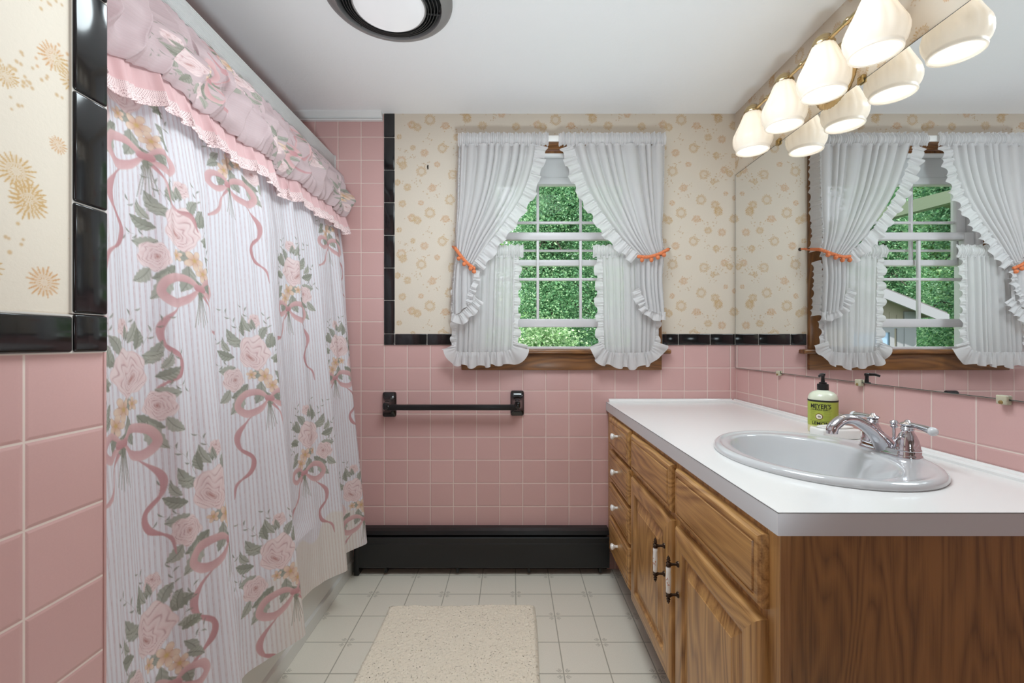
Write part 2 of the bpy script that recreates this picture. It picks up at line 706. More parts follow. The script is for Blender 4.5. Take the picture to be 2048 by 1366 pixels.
# left wing wall (the tub is in the alcove beyond its end)
wl = struct(MB().box(-0.75, XL, -1.75, YW, 0, ZC).build('wall_left', M_TILE_L, smooth=False))
paper_sheet('wallpaper', 1, 0.22, 0.607, 1.112, ZC, XL + 0.002, 0.0013, wl, uoff=-0.769)
struct(MB().box(-1.62, -1.5, YW - 0.1, YB, 0, ZC).build('wall_alcove', M_TILE_R, smooth=False))
struct(MB().box(-1.5, -0.75, YW - 0.1, YW, 0, ZC).build('wall_tub_end', M_TILE_B, smooth=False))
struct(MB().box(-0.603, 1.06, -1.75, -1.62, 0, ZC).build('wall_front', M_WALLWHITE, smooth=False))


# black border tiles, one structure per run with pillow-edged tiles on a grout bed
def border(name, axis, plane, sgn, cells, bed):
    b = MB()
    for (a0, a1, z0, z1) in cells:
        g = 0.0009
        if axis == 0:
            b.box(a0 + g, a1 - g, plane, plane + sgn * 0.009, z0 + g, z1 - g, 0.0035, 3)
        else:
            b.box(plane, plane + sgn * 0.009, a0 + g, a1 - g, z0 + g, z1 - g, 0.0035, 3)
    o = struct(b.build(name, M_GLOSSBLACK))
    for a0, a1, z0, z1 in (bed if isinstance(bed, list) else [bed]):
        c = MB()
        if axis == 0:
            c.box(a0, a1, plane, plane + sgn * 0.0055, z0, z1)
        else:
            c.box(plane, plane + sgn * 0.0055, a0, a1, z0, z1)
        c.build('grout', M_GROUT, o, smooth=False)
    return o


vx0, vx1 = -0.6065, -0.5545
zs = [1.1165]
while zs[-1] < ZC - 0.001:
    zs.append(min(ZC, zs[-1] + 0.1541 if len(zs) > 1 else 1.1165 + 0.1205))
zs = [1.1165, 1.274, 1.428, 1.5825, 1.7365, 1.891, 2.0455, ZC - 0.001]
cells = [(vx0, vx1, a, b_) for a, b_ in zip(zs[:-1], zs[1:])]
border('trim_1', 0, YB, -1, cells, (vx0, vx1, 1.1165, ZC))
xs = [vx0, -0.5545, -0.402, -0.2485]
cells = [(a, b_, BZ0, BZ1) for a, b_ in zip(xs[:-1], xs[1:])] + [(0.711, 0.787, BZ0, BZ1), (0.787, 0.938, BZ0, BZ1), (0.938, 1.055, BZ0, BZ1)]
border('trim_2', 0, YB, -1, cells, [(vx0, -0.2485, BZ0, BZ1), (0.711, 1.058, BZ0, BZ1)])
# wing wall borders
zs = [1.118, 1.2705, 1.423, 1.5755, 1.728, 1.8805, 2.033, ZC - 0.001]
cells = [(0.606, 0.6585, a, b_) for a, b_ in zip(zs[:-1], zs[1:])]
border('trim_3', 1, XL, 1, cells, (0.606, 0.6585, 1.118, ZC))
cells = [(0.606, 0.6585, 1.0645, 1.118), (0.4535, 0.606, 1.0645, 1.115), (0.301, 0.4535, 1.0645, 1.115), (0.1485, 0.301, 1.0645, 1.115)]
border('trim_4', 1, XL, 1, cells, (0.15, 0.6585, 1.0645, 1.1165))
# pink bullnose strip finishing the wing wall end
M_PINK = simple('pink_glaze', lin(210, 168, 164), 0.25)
struct(MB().box(XL - 0.006, XL + 0.002, YW - 0.001, YW + 0.004, 0, ZC, 0.002).build('trim_5', M_PINK))

# crown moulding over the tub part of the back wall
M_TRIMWHITE = simple('white_trim_paint', lin(232, 232, 230), 0.4)
prof = [(0, 0), (-0.016, 0), (-0.018, 0.006), (-0.010, 0.010), (-0.020, 0.016), (-0.034, 0.030), (-0.036, 0.0365), (0, 0.0365)]
mb = MB()
mb.prism([(YB + a, ZC - 0.0365 + h) for a, h in prof], 0, -1.5, -0.612)
struct(mb.build('trim_6', M_TRIMWHITE, smooth=False))

# ================================================================== WINDOW
M_OAKTRIM_H = wood('stained_casing_wood', 0, lin(78, 44, 20), lin(140, 92, 46), 1.0, 0.35)
M_OAKTRIM_V = wood('stained_casing_wood_upright', 2, lin(78, 44, 20), lin(140, 92, 46), 1.0, 0.35)
M_VINYL = simple('white_vinyl', lin(208, 204, 205), 0.35)
CX0, CX1 = -0.2385, 0.7055
w1 = thing('window_1', None, None, (0.232, YB, OZ0))
del w1['label']
del w1['category']
w1['kind'] = 'structure'
MB().box(CX0, OX0, YB - 0.019, YB, OZ0, OZ1, 0.004).build('casing', M_OAKTRIM_V, w1)
MB().box(OX1, CX1, YB - 0.019, YB, OZ0, OZ1, 0.004).build('casing', M_OAKTRIM_V, w1)
MB().box(CX0, CX1, YB - 0.019, YB, OZ1, OZ1 + 0.062, 0.004).build('head_casing', M_OAKTRIM_H, w1)
MB().box(CX0 - 0.036, CX1 + 0.038, YB - 0.040, YB + 0.02, OZ0 - 0.021, OZ0, 0.006, 3).build('stool', M_OAKTRIM_H, w1)
MB().box(CX0, CX1, YB - 0.019, YB, OZ0 - 0.098, OZ0 - 0.021, 0.004).build('apron', M_OAKTRIM_H, w1)
# vinyl outer frame
FY0, FY1 = 2.150, 2.262
mb = MB()
mb.box(OX0, OX0 + 0.042, FY0, FY1, OZ0, OZ1, 0.003)
mb.box(OX1 - 0.042, OX1, FY0, FY1, OZ0, OZ1, 0.003)
mb.box(OX0 + 0.042, OX1 - 0.042, FY0, FY1, OZ1 - 0.035, OZ1, 0.003)
mb.box(OX0 + 0.042, OX1 - 0.042, FY0, FY1, OZ0, OZ0 + 0.012, 0.003)
mb.build('window_frame', M_VINYL, w1)
# wood jamb liner between casing and vinyl frame
mb = MB()
mb.box(OX0, OX0 + 0.012, YB, FY0, OZ0, OZ1)
mb.box(OX1 - 0.012, OX1, YB, FY0, OZ0, OZ1)
mb.box(OX0 + 0.012, OX1 - 0.012, YB, FY0, OZ1 - 0.012, OZ1)
mb.build('jamb', M_OAKTRIM_V, w1, smooth=False)


def glass_mat():
    m, nt, b = newmat('window_glass')
    out = nt.n.get('Material Output')
    tp = nt.add('ShaderNodeBsdfTransparent')
    gl = nt.add('ShaderNodeBsdfGlossy')
    gl.inputs['Roughness'].default_value = 0.02
    fr = nt.add('ShaderNodeFresnel')
    fr.inputs[0].default_value = 1.10
    mx = nt.add('ShaderNodeMixShader')
    nt.link(fr.outputs[0], mx.inputs[0])
    nt.link(tp.outputs[0], mx.inputs[1])
    nt.link(gl.outputs[0], mx.inputs[2])
    nt.link(mx.outputs[0], out.inputs['Surface'])
    return m


M_GLASS = glass_mat()
SX0, SX1 = OX0 + 0.043, OX1 - 0.043


def sash(name, y0, y1, ztop, ztr, zmun, zbr, zbot, mw=0.0125):
    """ztop..ztr = top rail, zbr..zbot = bottom rail"""
    st = 0.048
    b = MB()
    b.box(SX0, SX0 + st, y0, y1, zbot, ztop, 0.004)
    b.box(SX1 - st, SX1, y0, y1, zbot, ztop, 0.004)
    b.box(SX0 + st, SX1 - st, y0, y1, ztr, ztop, 0.004)
    b.box(SX0 + st, SX1 - st, y0, y1, zbot, zbr, 0.004)
    o = b.build(name, M_VINYL, w1)
    ym = (y0 + y1) / 2
    for px in (1075.5, 1161):
        x = (px - 1024) * ym / F
        MB().box(x - mw / 2, x + mw / 2, ym - 0.008, ym + 0.008, zbr, ztr, 0.003).build('muntin', M_VINYL, o)
    MB().box(SX0 + st, SX1 - st, ym - 0.0082, ym + 0.0082, zmun - mw / 2, zmun + mw / 2, 0.003).build('muntin', M_VINYL, o)
    MB().box(SX0 + st - 0.005, SX1 - st + 0.005, ym - 0.002, ym + 0.002, zbr - 0.005, ztr + 0.005).build('pane', M_GLASS, o, smooth=False)
    return o


def zz(py, y):
    return CAMZ + (683 - py) * y / F


ya = 2.175   # lower (inner) sash
yb = 2.215   # upper (outer) sash
sash('lower_sash', ya - 0.016, ya + 0.016, zz(466, ya), zz(481, ya), zz(559, ya), zz(638, ya), zz(654.5, ya))
sash('upper_sash', yb - 0.016, yb + 0.016, zz(357, yb), zz(372, yb), zz(446, yb), zz(520.5, yb), zz(532.5, yb))
MB().box(SX0, SX1, 2.24, 2.252, zz(504, 2.246), zz(499.5, 2.246), 0.002).build('storm_rail', M_VINYL, w1)

# roller shade
M_SHADE = fabric('shade_cloth', lin(206, 206, 206), 0.18, 0.0)
rs = thing('roller_shade', 'grey white roller shade pulled partway down at the top of the window', 'window shade', (0.232, 2.135, 1.98))
M_PLAST = simple('white_plastic', lin(224, 224, 224), 0.35)
MB().tube([(OX0 + 0.02, 2.136, zz(309, 2.136)), (OX1 - 0.02, 2.136, zz(309, 2.136))], 0.0165, 20).build('roller', M_PLAST, rs)
b = MB().box(OX0 + 0.024, OX1 - 0.024, 2.1445, 2.1465, zz(356, 2.145), zz(306, 2.145))
b.build('shade_cloth', M_SHADE, rs, smooth=False)
MB().box(OX0 + 0.024, OX1 - 0.024, 2.141, 2.148, zz(369, 2.145), zz(355, 2.145), 0.002).build('hem_bar', M_SHADE, rs)

# ================================================================== WINDOW CURTAINS
M_SHEER = fabric('white_sheer', lin(227, 225, 225), 0.36, 0.10)
M_SHEERR = fabric('white_sheer_ruffle', lin(231, 229, 229), 0.36, 0.05)
M_ROD = simple('white_enamel_rod', lin(232, 230, 226), 0.35)


def pxw(px, py, y):
    return (px - 1024) * y / F, CAMZ + (683 - py) * y / F


def sheet(name, L, R, Y, nfold, amp, parent, mat=None, nu=150, nv=90, ph=0.0, irr=0.4, seed=1, ybow=0.0, amp_end=None, hem=None):
    """cloth between two edge curves (px), folds run along its length"""
    L, R = smooth_curve(L, nv), smooth_curve(R, nv)
    r = np.random.default_rng(seed)
    s = np.linspace(0, 1, nu)
    # irregular fold phase
    knots = np.linspace(0, 1, nfold + 1)
    knots[1:-1] += r.uniform(-irr, irr, nfold - 1) / nfold
    phase = np.interp(s, knots, np.arange(nfold + 1)) * 2 * PI + ph
    kamp = r.uniform(0.55, 1.15, nfold + 2)
    a_s = np.interp(s * nfold, np.arange(nfold + 2), kamp)
    V = np.zeros((nv, nu, 3))
    for j in range(nv):
        t = j / (nv - 1)
        px = L[j, 0] * (1 - s) + R[j, 0] * s
        py = L[j, 1] * (1 - s) + R[j, 1] * s
        if hem is not None:
            py = py + hem(s) * t
        A = amp if amp_end is None else amp * (1 - t) + amp_end * t
        wob = 0.35 * np.sin(2.0 * t + np.arange(nu) * 0.02 + seed)
        fold = np.sin(phase + wob)
        fold = np.sign(fold) * np.abs(fold) ** 0.8
        yy = Y + A * a_s * fold + ybow * math.sin(PI * t) - 0.004 * np.sin(PI * s)
        x = (px - 1024) * Y / F
        z = CAMZ + (683 - py) * Y / F
        x = x + 0.35 * A * np.cos(phase + wob) * np.minimum(1, 8 * s) * np.minimum(1, 8 * (1 - s))
        V[j] = np.stack([x, yy, z], 1)
    return link_mesh(name, V.reshape(-1, 3), grid_faces(nv, nu), mat or M_SHEER, parent, smooth=True, angle=None)


def frill(name, path, width, Y, freq, amp, parent, side=1, mat=None, seed=2, nv=9, wamp=0.12, back=0.0, taper=True, header=3.0):
    """gathered ruffle along a px path; side chooses the normal"""
    path = np.asarray(path, float)
    ln = np.sum(np.linalg.norm(np.diff(smooth_curve(path, 200), axis=0), axis=1))
    n = max(60, int(ln * 2.2))
    c = smooth_curve(path, n)
    tg = np.gradient(c, axis=0)
    tg /= np.linalg.norm(tg, axis=1)[:, None] + 1e-9
    nm = np.stack([-tg[:, 1], tg[:, 0]], 1) * side
    r = np.random.default_rng(seed)
    s = np.linspace(0, ln, n)
    k = max(3, int(ln * freq))
    kn = np.linspace(0, ln, k + 1)
    kn[1:-1] += r.uniform(-0.35, 0.35, k - 1) * ln / k
    phs = np.interp(s, kn, np.arange(k + 1)) * 2 * PI
    am = np.interp(s, kn, r.uniform(0.5, 1.2, k + 1))
    wv = np.interp(s, np.linspace(0, ln, k // 2 + 2), r.uniform(0.85, 1.1, k // 2 + 2))
    V = np.zeros((n, nv, 3))
    for j in range(nv):
        q = j / (nv - 1)
        d = -header + (width + header) * q
        open_ = max(0.0, d / width) ** 0.8 if d > 0 else 0.5 * (-d / header)
        off = d * wv * (1 + wamp * open_ * np.cos(phs * 0.5 + 1))
        pxx = c[:, 0] + nm[:, 0] * off + tg[:, 0] * open_ * am * 2.0 * np.cos(phs)
        pyy = c[:, 1] + nm[:, 1] * off + tg[:, 1] * open_ * am * 2.0 * np.cos(phs)
        yy = Y + amp * (0.25 + open_) * am * np.sin(phs) + amp * 0.55 * (1 - open_) * np.sin(phs * 3.1) * (0.6 + 0.4 * np.sin(phs * 0.7)) + back * max(0, q - 0.25)
        x = (pxx - 1024) * Y / F
        z = CAMZ + (683 - pyy) * Y / F
        V[:, j] = np.stack([x, yy, z], 1)
    return link_mesh(name, V.reshape(-1, 3), grid_faces(n, nv), mat or M_SHEERR, parent, smooth=True, angle=None)


def header(name, x0, x1, ytop, ybot, Y, parent, seed=5):
    """shirred rod pocket with a small standing frill above and below"""
    n = int((x1 - x0) * 2.4)
    nv = 15
    r = np.random.default_rng(seed)
    s = np.linspace(0, 1, n)
    k = int((x1 - x0) / 4.4)
    kn = np.linspace(0, 1, k + 1)
    kn[1:-1] += r.uniform(-0.4, 0.4, k - 1) / k
    phs = np.interp(s, kn, np.arange(k + 1)) * 2 * PI
    am = np.interp(s, kn, r.uniform(0.4, 1.25, k + 1))
    V = np.zeros((n, nv, 3))
    H = ybot - ytop
    for j in range(nv):
        q = j / (nv - 1)
        py = ytop + H * q
        if q < 0.16:
            A, bulge = 0.0050 * (1 - q), -0.003
            py = py + am * 1.6 * np.sin(phs * 0.37) * (1 - q / 0.16)
        elif q > 0.85:
            A, bulge = 0.0055, -0.004
            py = py + 1.6 * np.sin(phs * 0.5) * am
        else:
            w = (q - 0.16) / 0.69
            A, bulge = 0.0038, -0.006 - 0.008 * math.sin(PI * w)
        px = x0 + (x1 - x0) * s
        yy = Y + bulge + A * am * np.sin(phs)
        x = (px - 1024) * Y / F
        z = CAMZ + (683 - py) * Y / F
        V[:, j] = np.stack([x, yy, z + 0 * x], 1)
    return link_mesh(name, V.reshape(-1, 3), grid_faces(n, nv), M_SHEERR, parent, smooth=True, angle=None)


YU = 2.036
YC = 2.066
# rods
rd = thing('curtain_rod', 'white flat curtain rod across the top of the window between the two ruffled curtains', 'curtain rod', (0.23, YU, 2.05))
b = MB()
zr = zz(276, YU)
b.box((922 - 1024) * YU / F, (1326 - 1024) * YU / F, YU + 0.001, YU + 0.006, zr - 0.015, zr + 0.013, 0.002)
b.build('rod', M_ROD, rd)
for px in (922, 1324):
    x = (px - 1024) * YU / F
    MB().box(x - 0.002, x + 0.002, YU + 0.0065, YB - 0.003, zr - 0.012, zr + 0.012, 0.001).build('bracket', M_ROD, rd)

# left priscilla panel
cl = thing('tieback_curtain', 'white ruffled tieback curtain on the left half of the window, beside the black tile strip', 'curtain', ((1000 - 1024) * YU / F, YU, 1.3), 'ruffled tieback curtains')
TL0, TL1 = (913, 503), (948, 532)
sheet('panel', [(918, 289), (916, 350), (915, 410), (912.5, 465), TL0], [(1072, 289), (1064, 335), (1046, 388), (1016, 437), (980, 485), TL1],
      YU, 9, 0.012, cl, ph=0.5, seed=3, amp_end=0.006, nu=190)
header('heading', 916, 1097, 266, 292, YU, cl, 5)
frill('inner_ruffle', [(1074, 289), (1066, 335), (1048, 388), (1018, 437), (982, 485), (950, 526)], 20, YU - 0.004, 0.062, 0.008, cl, side=-1, seed=4)
frill('outer_ruffle', [(918, 291), (916, 350), (915, 410), (912.5, 465), (911, 498)], 5, YU + 0.006, 0.075, 0.006, cl, side=1, seed=6, back=0.075)
sheet('tail', [(914, 503), (909, 545), (906, 590), (906, 634)], [(948, 532), (951, 560), (952, 582), (951, 600)], YU - 0.003, 4, 0.009, cl, seed=8, nu=80, nv=50, amp_end=0.012)
frill('tail_ruffle', [(903, 628), (918, 632), (930, 622), (941, 612), (954, 596)], 16, YU - 0.010, 0.09, 0.008, cl, side=1, seed=9)
frill('tail_ruffle', [(951, 540), (950, 560), (944, 576), (938, 590), (934, 606)], 9, YU - 0.018, 0.10, 0.008, cl, side=-1, seed=10)
frill('tail_ruffle', [(912, 508), (907, 545), (904, 590), (903, 630)], 4, YU + 0.004, 0.08, 0.006, cl, side=1, seed=11, back=0.06)

# right priscilla panel
cr = thing('tieback_curtain', 'white ruffled tieback curtain on the right half of the window, beside the mirror wall', 'curtain', ((1250 - 1024) * YU / F, YU, 1.3), 'ruffled tieback curtains')
sheet('panel', [(1146, 289), (1160, 335), (1180, 385), (1209, 432), (1243, 477), (1278, 513)], [(1330, 289), (1329, 350), (1327, 410), (1324, 465), (1328, 508)],
      YU, 9, 0.012, cr, ph=1.1, seed=13, amp_end=0.006, nu=190)
header('heading', 1117, 1331, 266, 292, YU, cr, 15)
frill('inner_ruffle', [(1143, 289), (1157, 335), (1177, 385), (1206, 432), (1240, 477), (1275, 510)], 22, YU - 0.004, 0.062, 0.008, cr, side=1, seed=14)
frill('outer_ruffle', [(1330, 291), (1329, 350), (1328, 410), (1325, 465), (1330, 500)], 5, YU + 0.006, 0.075, 0.007, cr, side=-1, seed=16, back=0.075)
sheet('tail', [(1279, 517), (1280, 545), (1281, 575), (1288, 618)], [(1328, 512), (1325, 550), (1327, 595), (1329, 632)], YU - 0.003, 5, 0.010, cr, seed=18, nu=90, nv=50, amp_end=0.013)
frill('tail_ruffle', [(1276, 576), (1283, 594), (1292, 612), (1306, 624), (1331, 627)], 15, YU - 0.010, 0.09, 0.008, cr, side=1, seed=19)
frill('tail_ruffle', [(1329, 520), (1326, 555), (1328, 595), (1331, 630)], 4, YU + 0.004, 0.08, 0.006, cr, side=-1, seed=21, back=0.06)

# lower cafe curtains
kl = thing('cafe_curtain', 'short white sheer cafe curtain with ruffled hem over the lower left of the window', 'curtain', ((970 - 1024) * YC / F, YC, 1.0), 'short cafe curtains')
sheet('panel', [(918, 512), (913, 580), (911, 650), (909, 712)], [(1031, 512), (1030, 580), (1029, 650), (1026, 708)], YC, 10, 0.007, kl, seed=23, amp_end=0.008, nu=150)
header('heading', 915, 1047, 490, 515, YC, kl, 25)
frill('side_ruffle', [(1030, 514), (1029, 580), (1028, 650), (1027, 698)], 11, YC - 0.004, 0.07, 0.006, kl, side=-1, seed=24, wamp=0.25)
frill('side_ruffle', [(911, 560), (910, 620), (909, 700)], 7, YC - 0.002, 0.07, 0.006, kl, side=1, seed=26, wamp=0.25)
frill('hem_ruffle', [(905, 690), (911, 704), (935, 707), (975, 707), (1010, 705), (1026, 698), (1031, 684)], 26, YC - 0.014, 0.075, 0.008, kl, side=1, seed=27)

kr = thing('cafe_curtain', 'short white sheer cafe curtain over the lower right of the window, nearest the mirror', 'curtain', ((1260 - 1024) * YC / F, YC, 1.0), 'short cafe curtains')
sheet('panel', [(1201, 512), (1203, 580), (1204, 650), (1207, 708)], [(1312, 512), (1313, 580), (1312, 650), (1310, 710)], YC, 10, 0.007, kr, seed=33, amp_end=0.008, nu=150)
header('heading', 1185, 1320, 490, 515, YC, kr, 35)
frill('side_ruffle', [(1202, 514), (1203, 580), (1204, 650), (1206, 698)], 12, YC - 0.004, 0.07, 0.006, kr, side=1, seed=34, wamp=0.25)
frill('side_ruffle', [(1312, 560), (1311, 620), (1309, 698)], 10, YC - 0.002, 0.07, 0.006, kr, side=-1, seed=36, wamp=0.25)
frill('hem_ruffle', [(1200, 684), (1206, 698), (1222, 707), (1260, 709), (1295, 706), (1306, 698), (1311, 684)], 26, YC - 0.014, 0.075, 0.008, kr, side=1, seed=37)

# orange pompom tiebacks
M_ORANGE = simple('orange_braid', lin(224, 130, 84), 0.85, bump=0.8, bscale=700)


def tieback(label, pts, poms, hook):
    t = thing('curtain_tieback', label, 'tieback', P(*pts[1], YU - 0.02), 'orange pompom tiebacks')
    n = 40
    c = smooth_curve(pts, n)
    V = []
    b = MB()
    path = []
    for k in range(n):
        q = k / (n - 1)
        y = YU - 0.006 - 0.022 * math.sin(PI * min(1, max(0, q))) ** 0.6
        path.append(P(c[k, 0], c[k, 1], y))
    b.tube(path, [0.0075 + 0.0012 * math.sin(k * 2.2) for k in range(n)], 8, flat=1.0)
    # loop going back to the wall hook
    hk = P(hook[0], hook[1], YB - 0.012)
    e = path[0] if abs(hook[0] - pts[0][0]) < abs(hook[0] - pts[-1][0]) else path[-1]
    b.tube([e, [(e[i] + hk[i]) / 2 for i in range(3)], hk], [0.0075, 0.006, 0.004], 8)
    b.build('braid', M_ORANGE, t)
    for (px, py) in poms:
        q = np.argmin(np.abs(c[:, 0] - px))
        p = P(px, py, path[q][1] - 0.008)
        m = MB()
        V, Fc = [], []
        m.sphere(p, 0.0095, 14, 9)
        m.v = [tuple(p[i] + (v[i] - p[i]) * (1 + 0.22 * (random.random() - 0.5)) for i in range(3)) for v in m.v]
        m.build('pompom', M_ORANGE, t)
    return t


tieback('orange braided pompom tieback holding the left curtain', [(910, 496), (921, 511), (934, 526), (949, 537)], [(917.5, 517), (928.5, 528), (941, 537), (948, 543)], (905, 493))
tieback('orange braided pompom tieback holding the right curtain, hooked by the wallpaper', [(1276, 513), (1296, 514), (1318, 508), (1336, 499)], [(1284, 520), (1303, 520), (1316, 515), (1328, 510)], (1338, 498))
M_DARKMETAL = simple('dark_bronze', lin(58, 48, 40), 0.4, 0.8)
hk = MB().tube([P(1336, 499, YB), P(1337, 498, YB - 0.03), P(1340, 497, YB - 0.055)], 0.0022, 8)
hk.lathe([(0.008, 0), (0.008, -0.003), (0.003, -0.005)], P(1336, 499, YB), 'y', 14)
tag(hk.build('curtain_hook', M_DARKMETAL, None, P(1336, 499, YB)), 'small dark curtain hook at the end of the right tieback', 'hook')
nl = MB()
p = P(856, 335, YB)
nl.box(p[0] - 0.003, p[0] + 0.003, YB - 0.004, YB - 0.001, p[2] - 0.010, p[2] + 0.011, 0.0015)
nl.tube([(p[0], YB - 0.003, p[2] - 0.004), (p[0], YB - 0.014, p[2] - 0.007), (p[0], YB - 0.017, p[2] + 0.001)], 0.0018, 8)
tag(nl.build('picture_hook', M_DARKMETAL, None, p), 'tiny dark picture hook left on the wallpaper beside the left curtain', 'hook')

# ================================================================== MIRROR
ZM0, ZM1 = 0.957, 1.863
m, nt, b = newmat('mirror_silver')
b.inputs['Base Color'].default_value = (0.86, 0.875, 0.875, 1)
b.inputs['Metallic'].default_value = 1.0
b.inputs['Roughness'].default_value = 0.0
M_MIRROR = m
mir = thing('wall_mirror', 'large frameless mirror covering the right wall above the counter, held by small clips', 'mirror', (XR - 0.003, 1.3, ZM0))
MB().box(XR - 0.0075, XR - 0.003, 0.30, 2.104, ZM0, ZM1).build('glass', M_MIRROR, mir, smooth=False)
M_EDGE = simple('mirror_edge', lin(70, 78, 74), 0.3)
e = MB()
e.box(XR - 0.0079, XR - 0.0028, 0.30, 2.1055, ZM1, ZM1 + 0.0014)
e.box(XR - 0.0079, XR - 0.0028, 0.30, 2.1055, ZM0 - 0.0014, ZM0)
e.box(XR - 0.0079, XR - 0.0028, 2.104, 2.1055, ZM0, ZM1)
e.build('edge', M_EDGE, mir, smooth=False)


def clear_plastic(name, col):
    m, nt, b = newmat(name)
    b.inputs['Base Color'].default_value = (*col, 1)
    b.inputs['Transmission Weight'].default_value = 0.35
    b.inputs['Roughness'].default_value = 0.15
    return m


M_CLIP = clear_plastic('yellowed_clear_plastic', lin(222, 216, 190))
M_BRASS = simple('aged_brass', lin(176, 150, 100), 0.3, 1.0)
for y, z, s in ((1.76, ZM0, -1), (1.352, ZM0, -1), (0.955, ZM0, -1), (1.343, ZM1, 1), (1.762, ZM1, 1)):
    c = MB()
    if s < 0:
        c.box(XR - 0.0145, XR - 0.001, y - 0.011, y + 0.011, z - 0.012, z - 0.0015, 0.003, 3)
        c.box(XR - 0.0145, XR - 0.0085, y - 0.011, y + 0.011, z - 0.006, z + 0.008, 0.002, 3)
        mm = M_CLIP
    else:
        c.box(XR - 0.0145, XR - 0.001, y - 0.012, y + 0.012, z + 0.0015, z + 0.016, 0.004, 3)
        c.box(XR - 0.0145, XR - 0.0085, y - 0.011, y + 0.011, z - 0.008, z + 0.006, 0.002, 3)
        mm = M_BRASS
    k = c.build('clip', mm, mir)
    sc = MB().lathe([(0.0042, -0.0145), (0.004, -0.0165), (0.0015, -0.0175)], (XR, y, z + s * 0.007), 'x', 12)
    sc.build('screw', M_BRASS, k)

# ================================================================== VANITY
LT, DK = lin(200, 153, 93), lin(122, 78, 36)
M_OAK_Y = wood('oak_along', 1, DK, LT, 1.0)
M_OAK_Z = wood('oak_upright', 2, DK, LT, 1.0)
M_VENEER = wood('oak_veneer_panel', 2, lin(104, 72, 38), lin(154, 110, 61), 1.3, 0.42, 1.2)
M_OAK_STRIP = wood('oak_strip', 2, lin(128, 88, 48), lin(170, 124, 74), 1.0, 0.42, 0.4)
M_DARKIN = simple('cabinet_inside', lin(60, 42, 28), 0.8)
XF = 0.456       # face frame plane
YN = 0.760       # near end of the cabinet
ZB, ZT = 0.098, 0.753
van = thing('vanity_cabinet', 'oak bathroom vanity cabinet with four small drawers and two raised panel doors', 'cabinet', (0.75, 1.43, 0.0))
# face frame
mb = MB()
YE = YB - 0.004
rails = [(0.738, ZT), (0.584, 0.610), (ZB + 0.02, 0.135)]
mb.box(XF, XF + 0.019, YN, 0.798, ZB + 0.02, ZT, 0.0015)
mb.box(XF, XF + 0.019, 1.190, 1.255, ZB + 0.02, ZT)
mb.box(XF, XF + 0.019, 1.635, 1.700, ZB + 0.02, ZT)
mb.box(XF, XF + 0.019, 2.005, YE, ZB + 0.02, ZT)
for z0, z1 in rails:
    mb.box(XF, XF + 0.0188, 0.798, 1.190, z0, z1)
    mb.box(XF, XF + 0.0188, 1.255, 1.635, z0, z1)
for z0, z1 in ((0.733, ZT), (0.590, 0.616), (0.442, 0.466), (0.294, 0.320), (ZB + 0.02, 0.150)):
    mb.box(XF, XF + 0.0188, 1.700, 2.005, z0, z1)
mb.build('face_frame', M_OAK_Z, van, smooth=False)
# near end panel with the edge strip of the face frame
MB().box(XF + 0.019, XR - 0.003, YN + 0.001, YN + 0.013, ZB - 0.09, ZT).build('end_panel', M_VENEER, van, smooth=False)
MB().box(XF + 0.0006, XF + 0.0188, YN - 0.0012, YN + 0.002, ZB + 0.02, ZT, 0.0005).build('edge_strip', M_OAK_STRIP, van, smooth=False)
mb = MB()
mb.box(XF + 0.02, XR - 0.003, YN + 0.014, YE, ZB + 0.02, ZB + 0.034)
mb.box(XF + 0.02, XR - 0.003, YE - 0.012, YE, ZB + 0.036, ZT)
mb.box(XF + 0.02, XR - 0.003, 1.66, 1.672, ZB + 0.036, ZT - 0.2)
mb.build('carcass', M_DARKIN, van, smooth=False)
MB().box(XF + 0.075, XF + 0.09, YN + 0.014, YE, 0.001, ZB + 0.02).build('toe_kick', M_DARKIN, van, smooth=False)
M_PORC = simple('white_porcelain', lin(238, 236, 232), 0.1, coat=0.4)
M_BRONZE = simple('dark_bronze_pull', lin(70, 56, 46), 0.38, 0.85)
M_PRINTRED = simple('painted_rust_sprig', lin(186, 122, 98), 0.3)

DR = [(0, -0.001), (0, 0.009), (0.0015, 0.0135), (0.006, 0.0175), (0.012, 0.019), (0.016, 0.0185), (0.0165, 0.0165), (0.020, 0.0165), (0.0215, 0.020), (0.026, 0.0205)]
for (z0, z1) in ((0.610, 0.741), (0.461, 0.594), (0.315, 0.446), (0.143, 0.298)):
    b = MB()
    b.add(*panel_rings(XF, 1.684, 2.017, z0, z1, DR))
    d = b.build('drawer', M_OAK_Y, van, smooth=True, angle=20)
    zc = (z0 + z1) / 2 + 0.012
    kx = XF - 0.0205
    kb = MB().lathe([(0.0055, 0), (0.0050, -0.006), (0.0058, -0.011), (0.0105, -0.016), (0.0132, -0.021), (0.0125, -0.026), (0.0075, -0.029), (0.0001, -0.030)], (kx, 1.845, zc), 'x', 20)
    kb.build('knob', M_PORC, d)
for (y0, y1) in ((0.792, 1.205), (1.238, 1.650)):
    b = MB()
    b.add(*panel_rings(XF, y0, y1, 0.605, 0.738, DR))
    tag(b.build('drawer_front', M_OAK_Y, van, smooth=True, angle=20), 'plain oak drawer front without a knob', None)
DO = [(0, -0.001), (0, 0.009), (0.0015, 0.0135), (0.006, 0.0175), (0.012, 0.0195), (0.050, 0.0198)]
DP = [(0.050, 0.0198), (0.0545, 0.0185), (0.057, 0.0120), (0.066, 0.0110), (0.094, 0.0185), (0.0955, 0.0196), (0.10, 0.0197)]
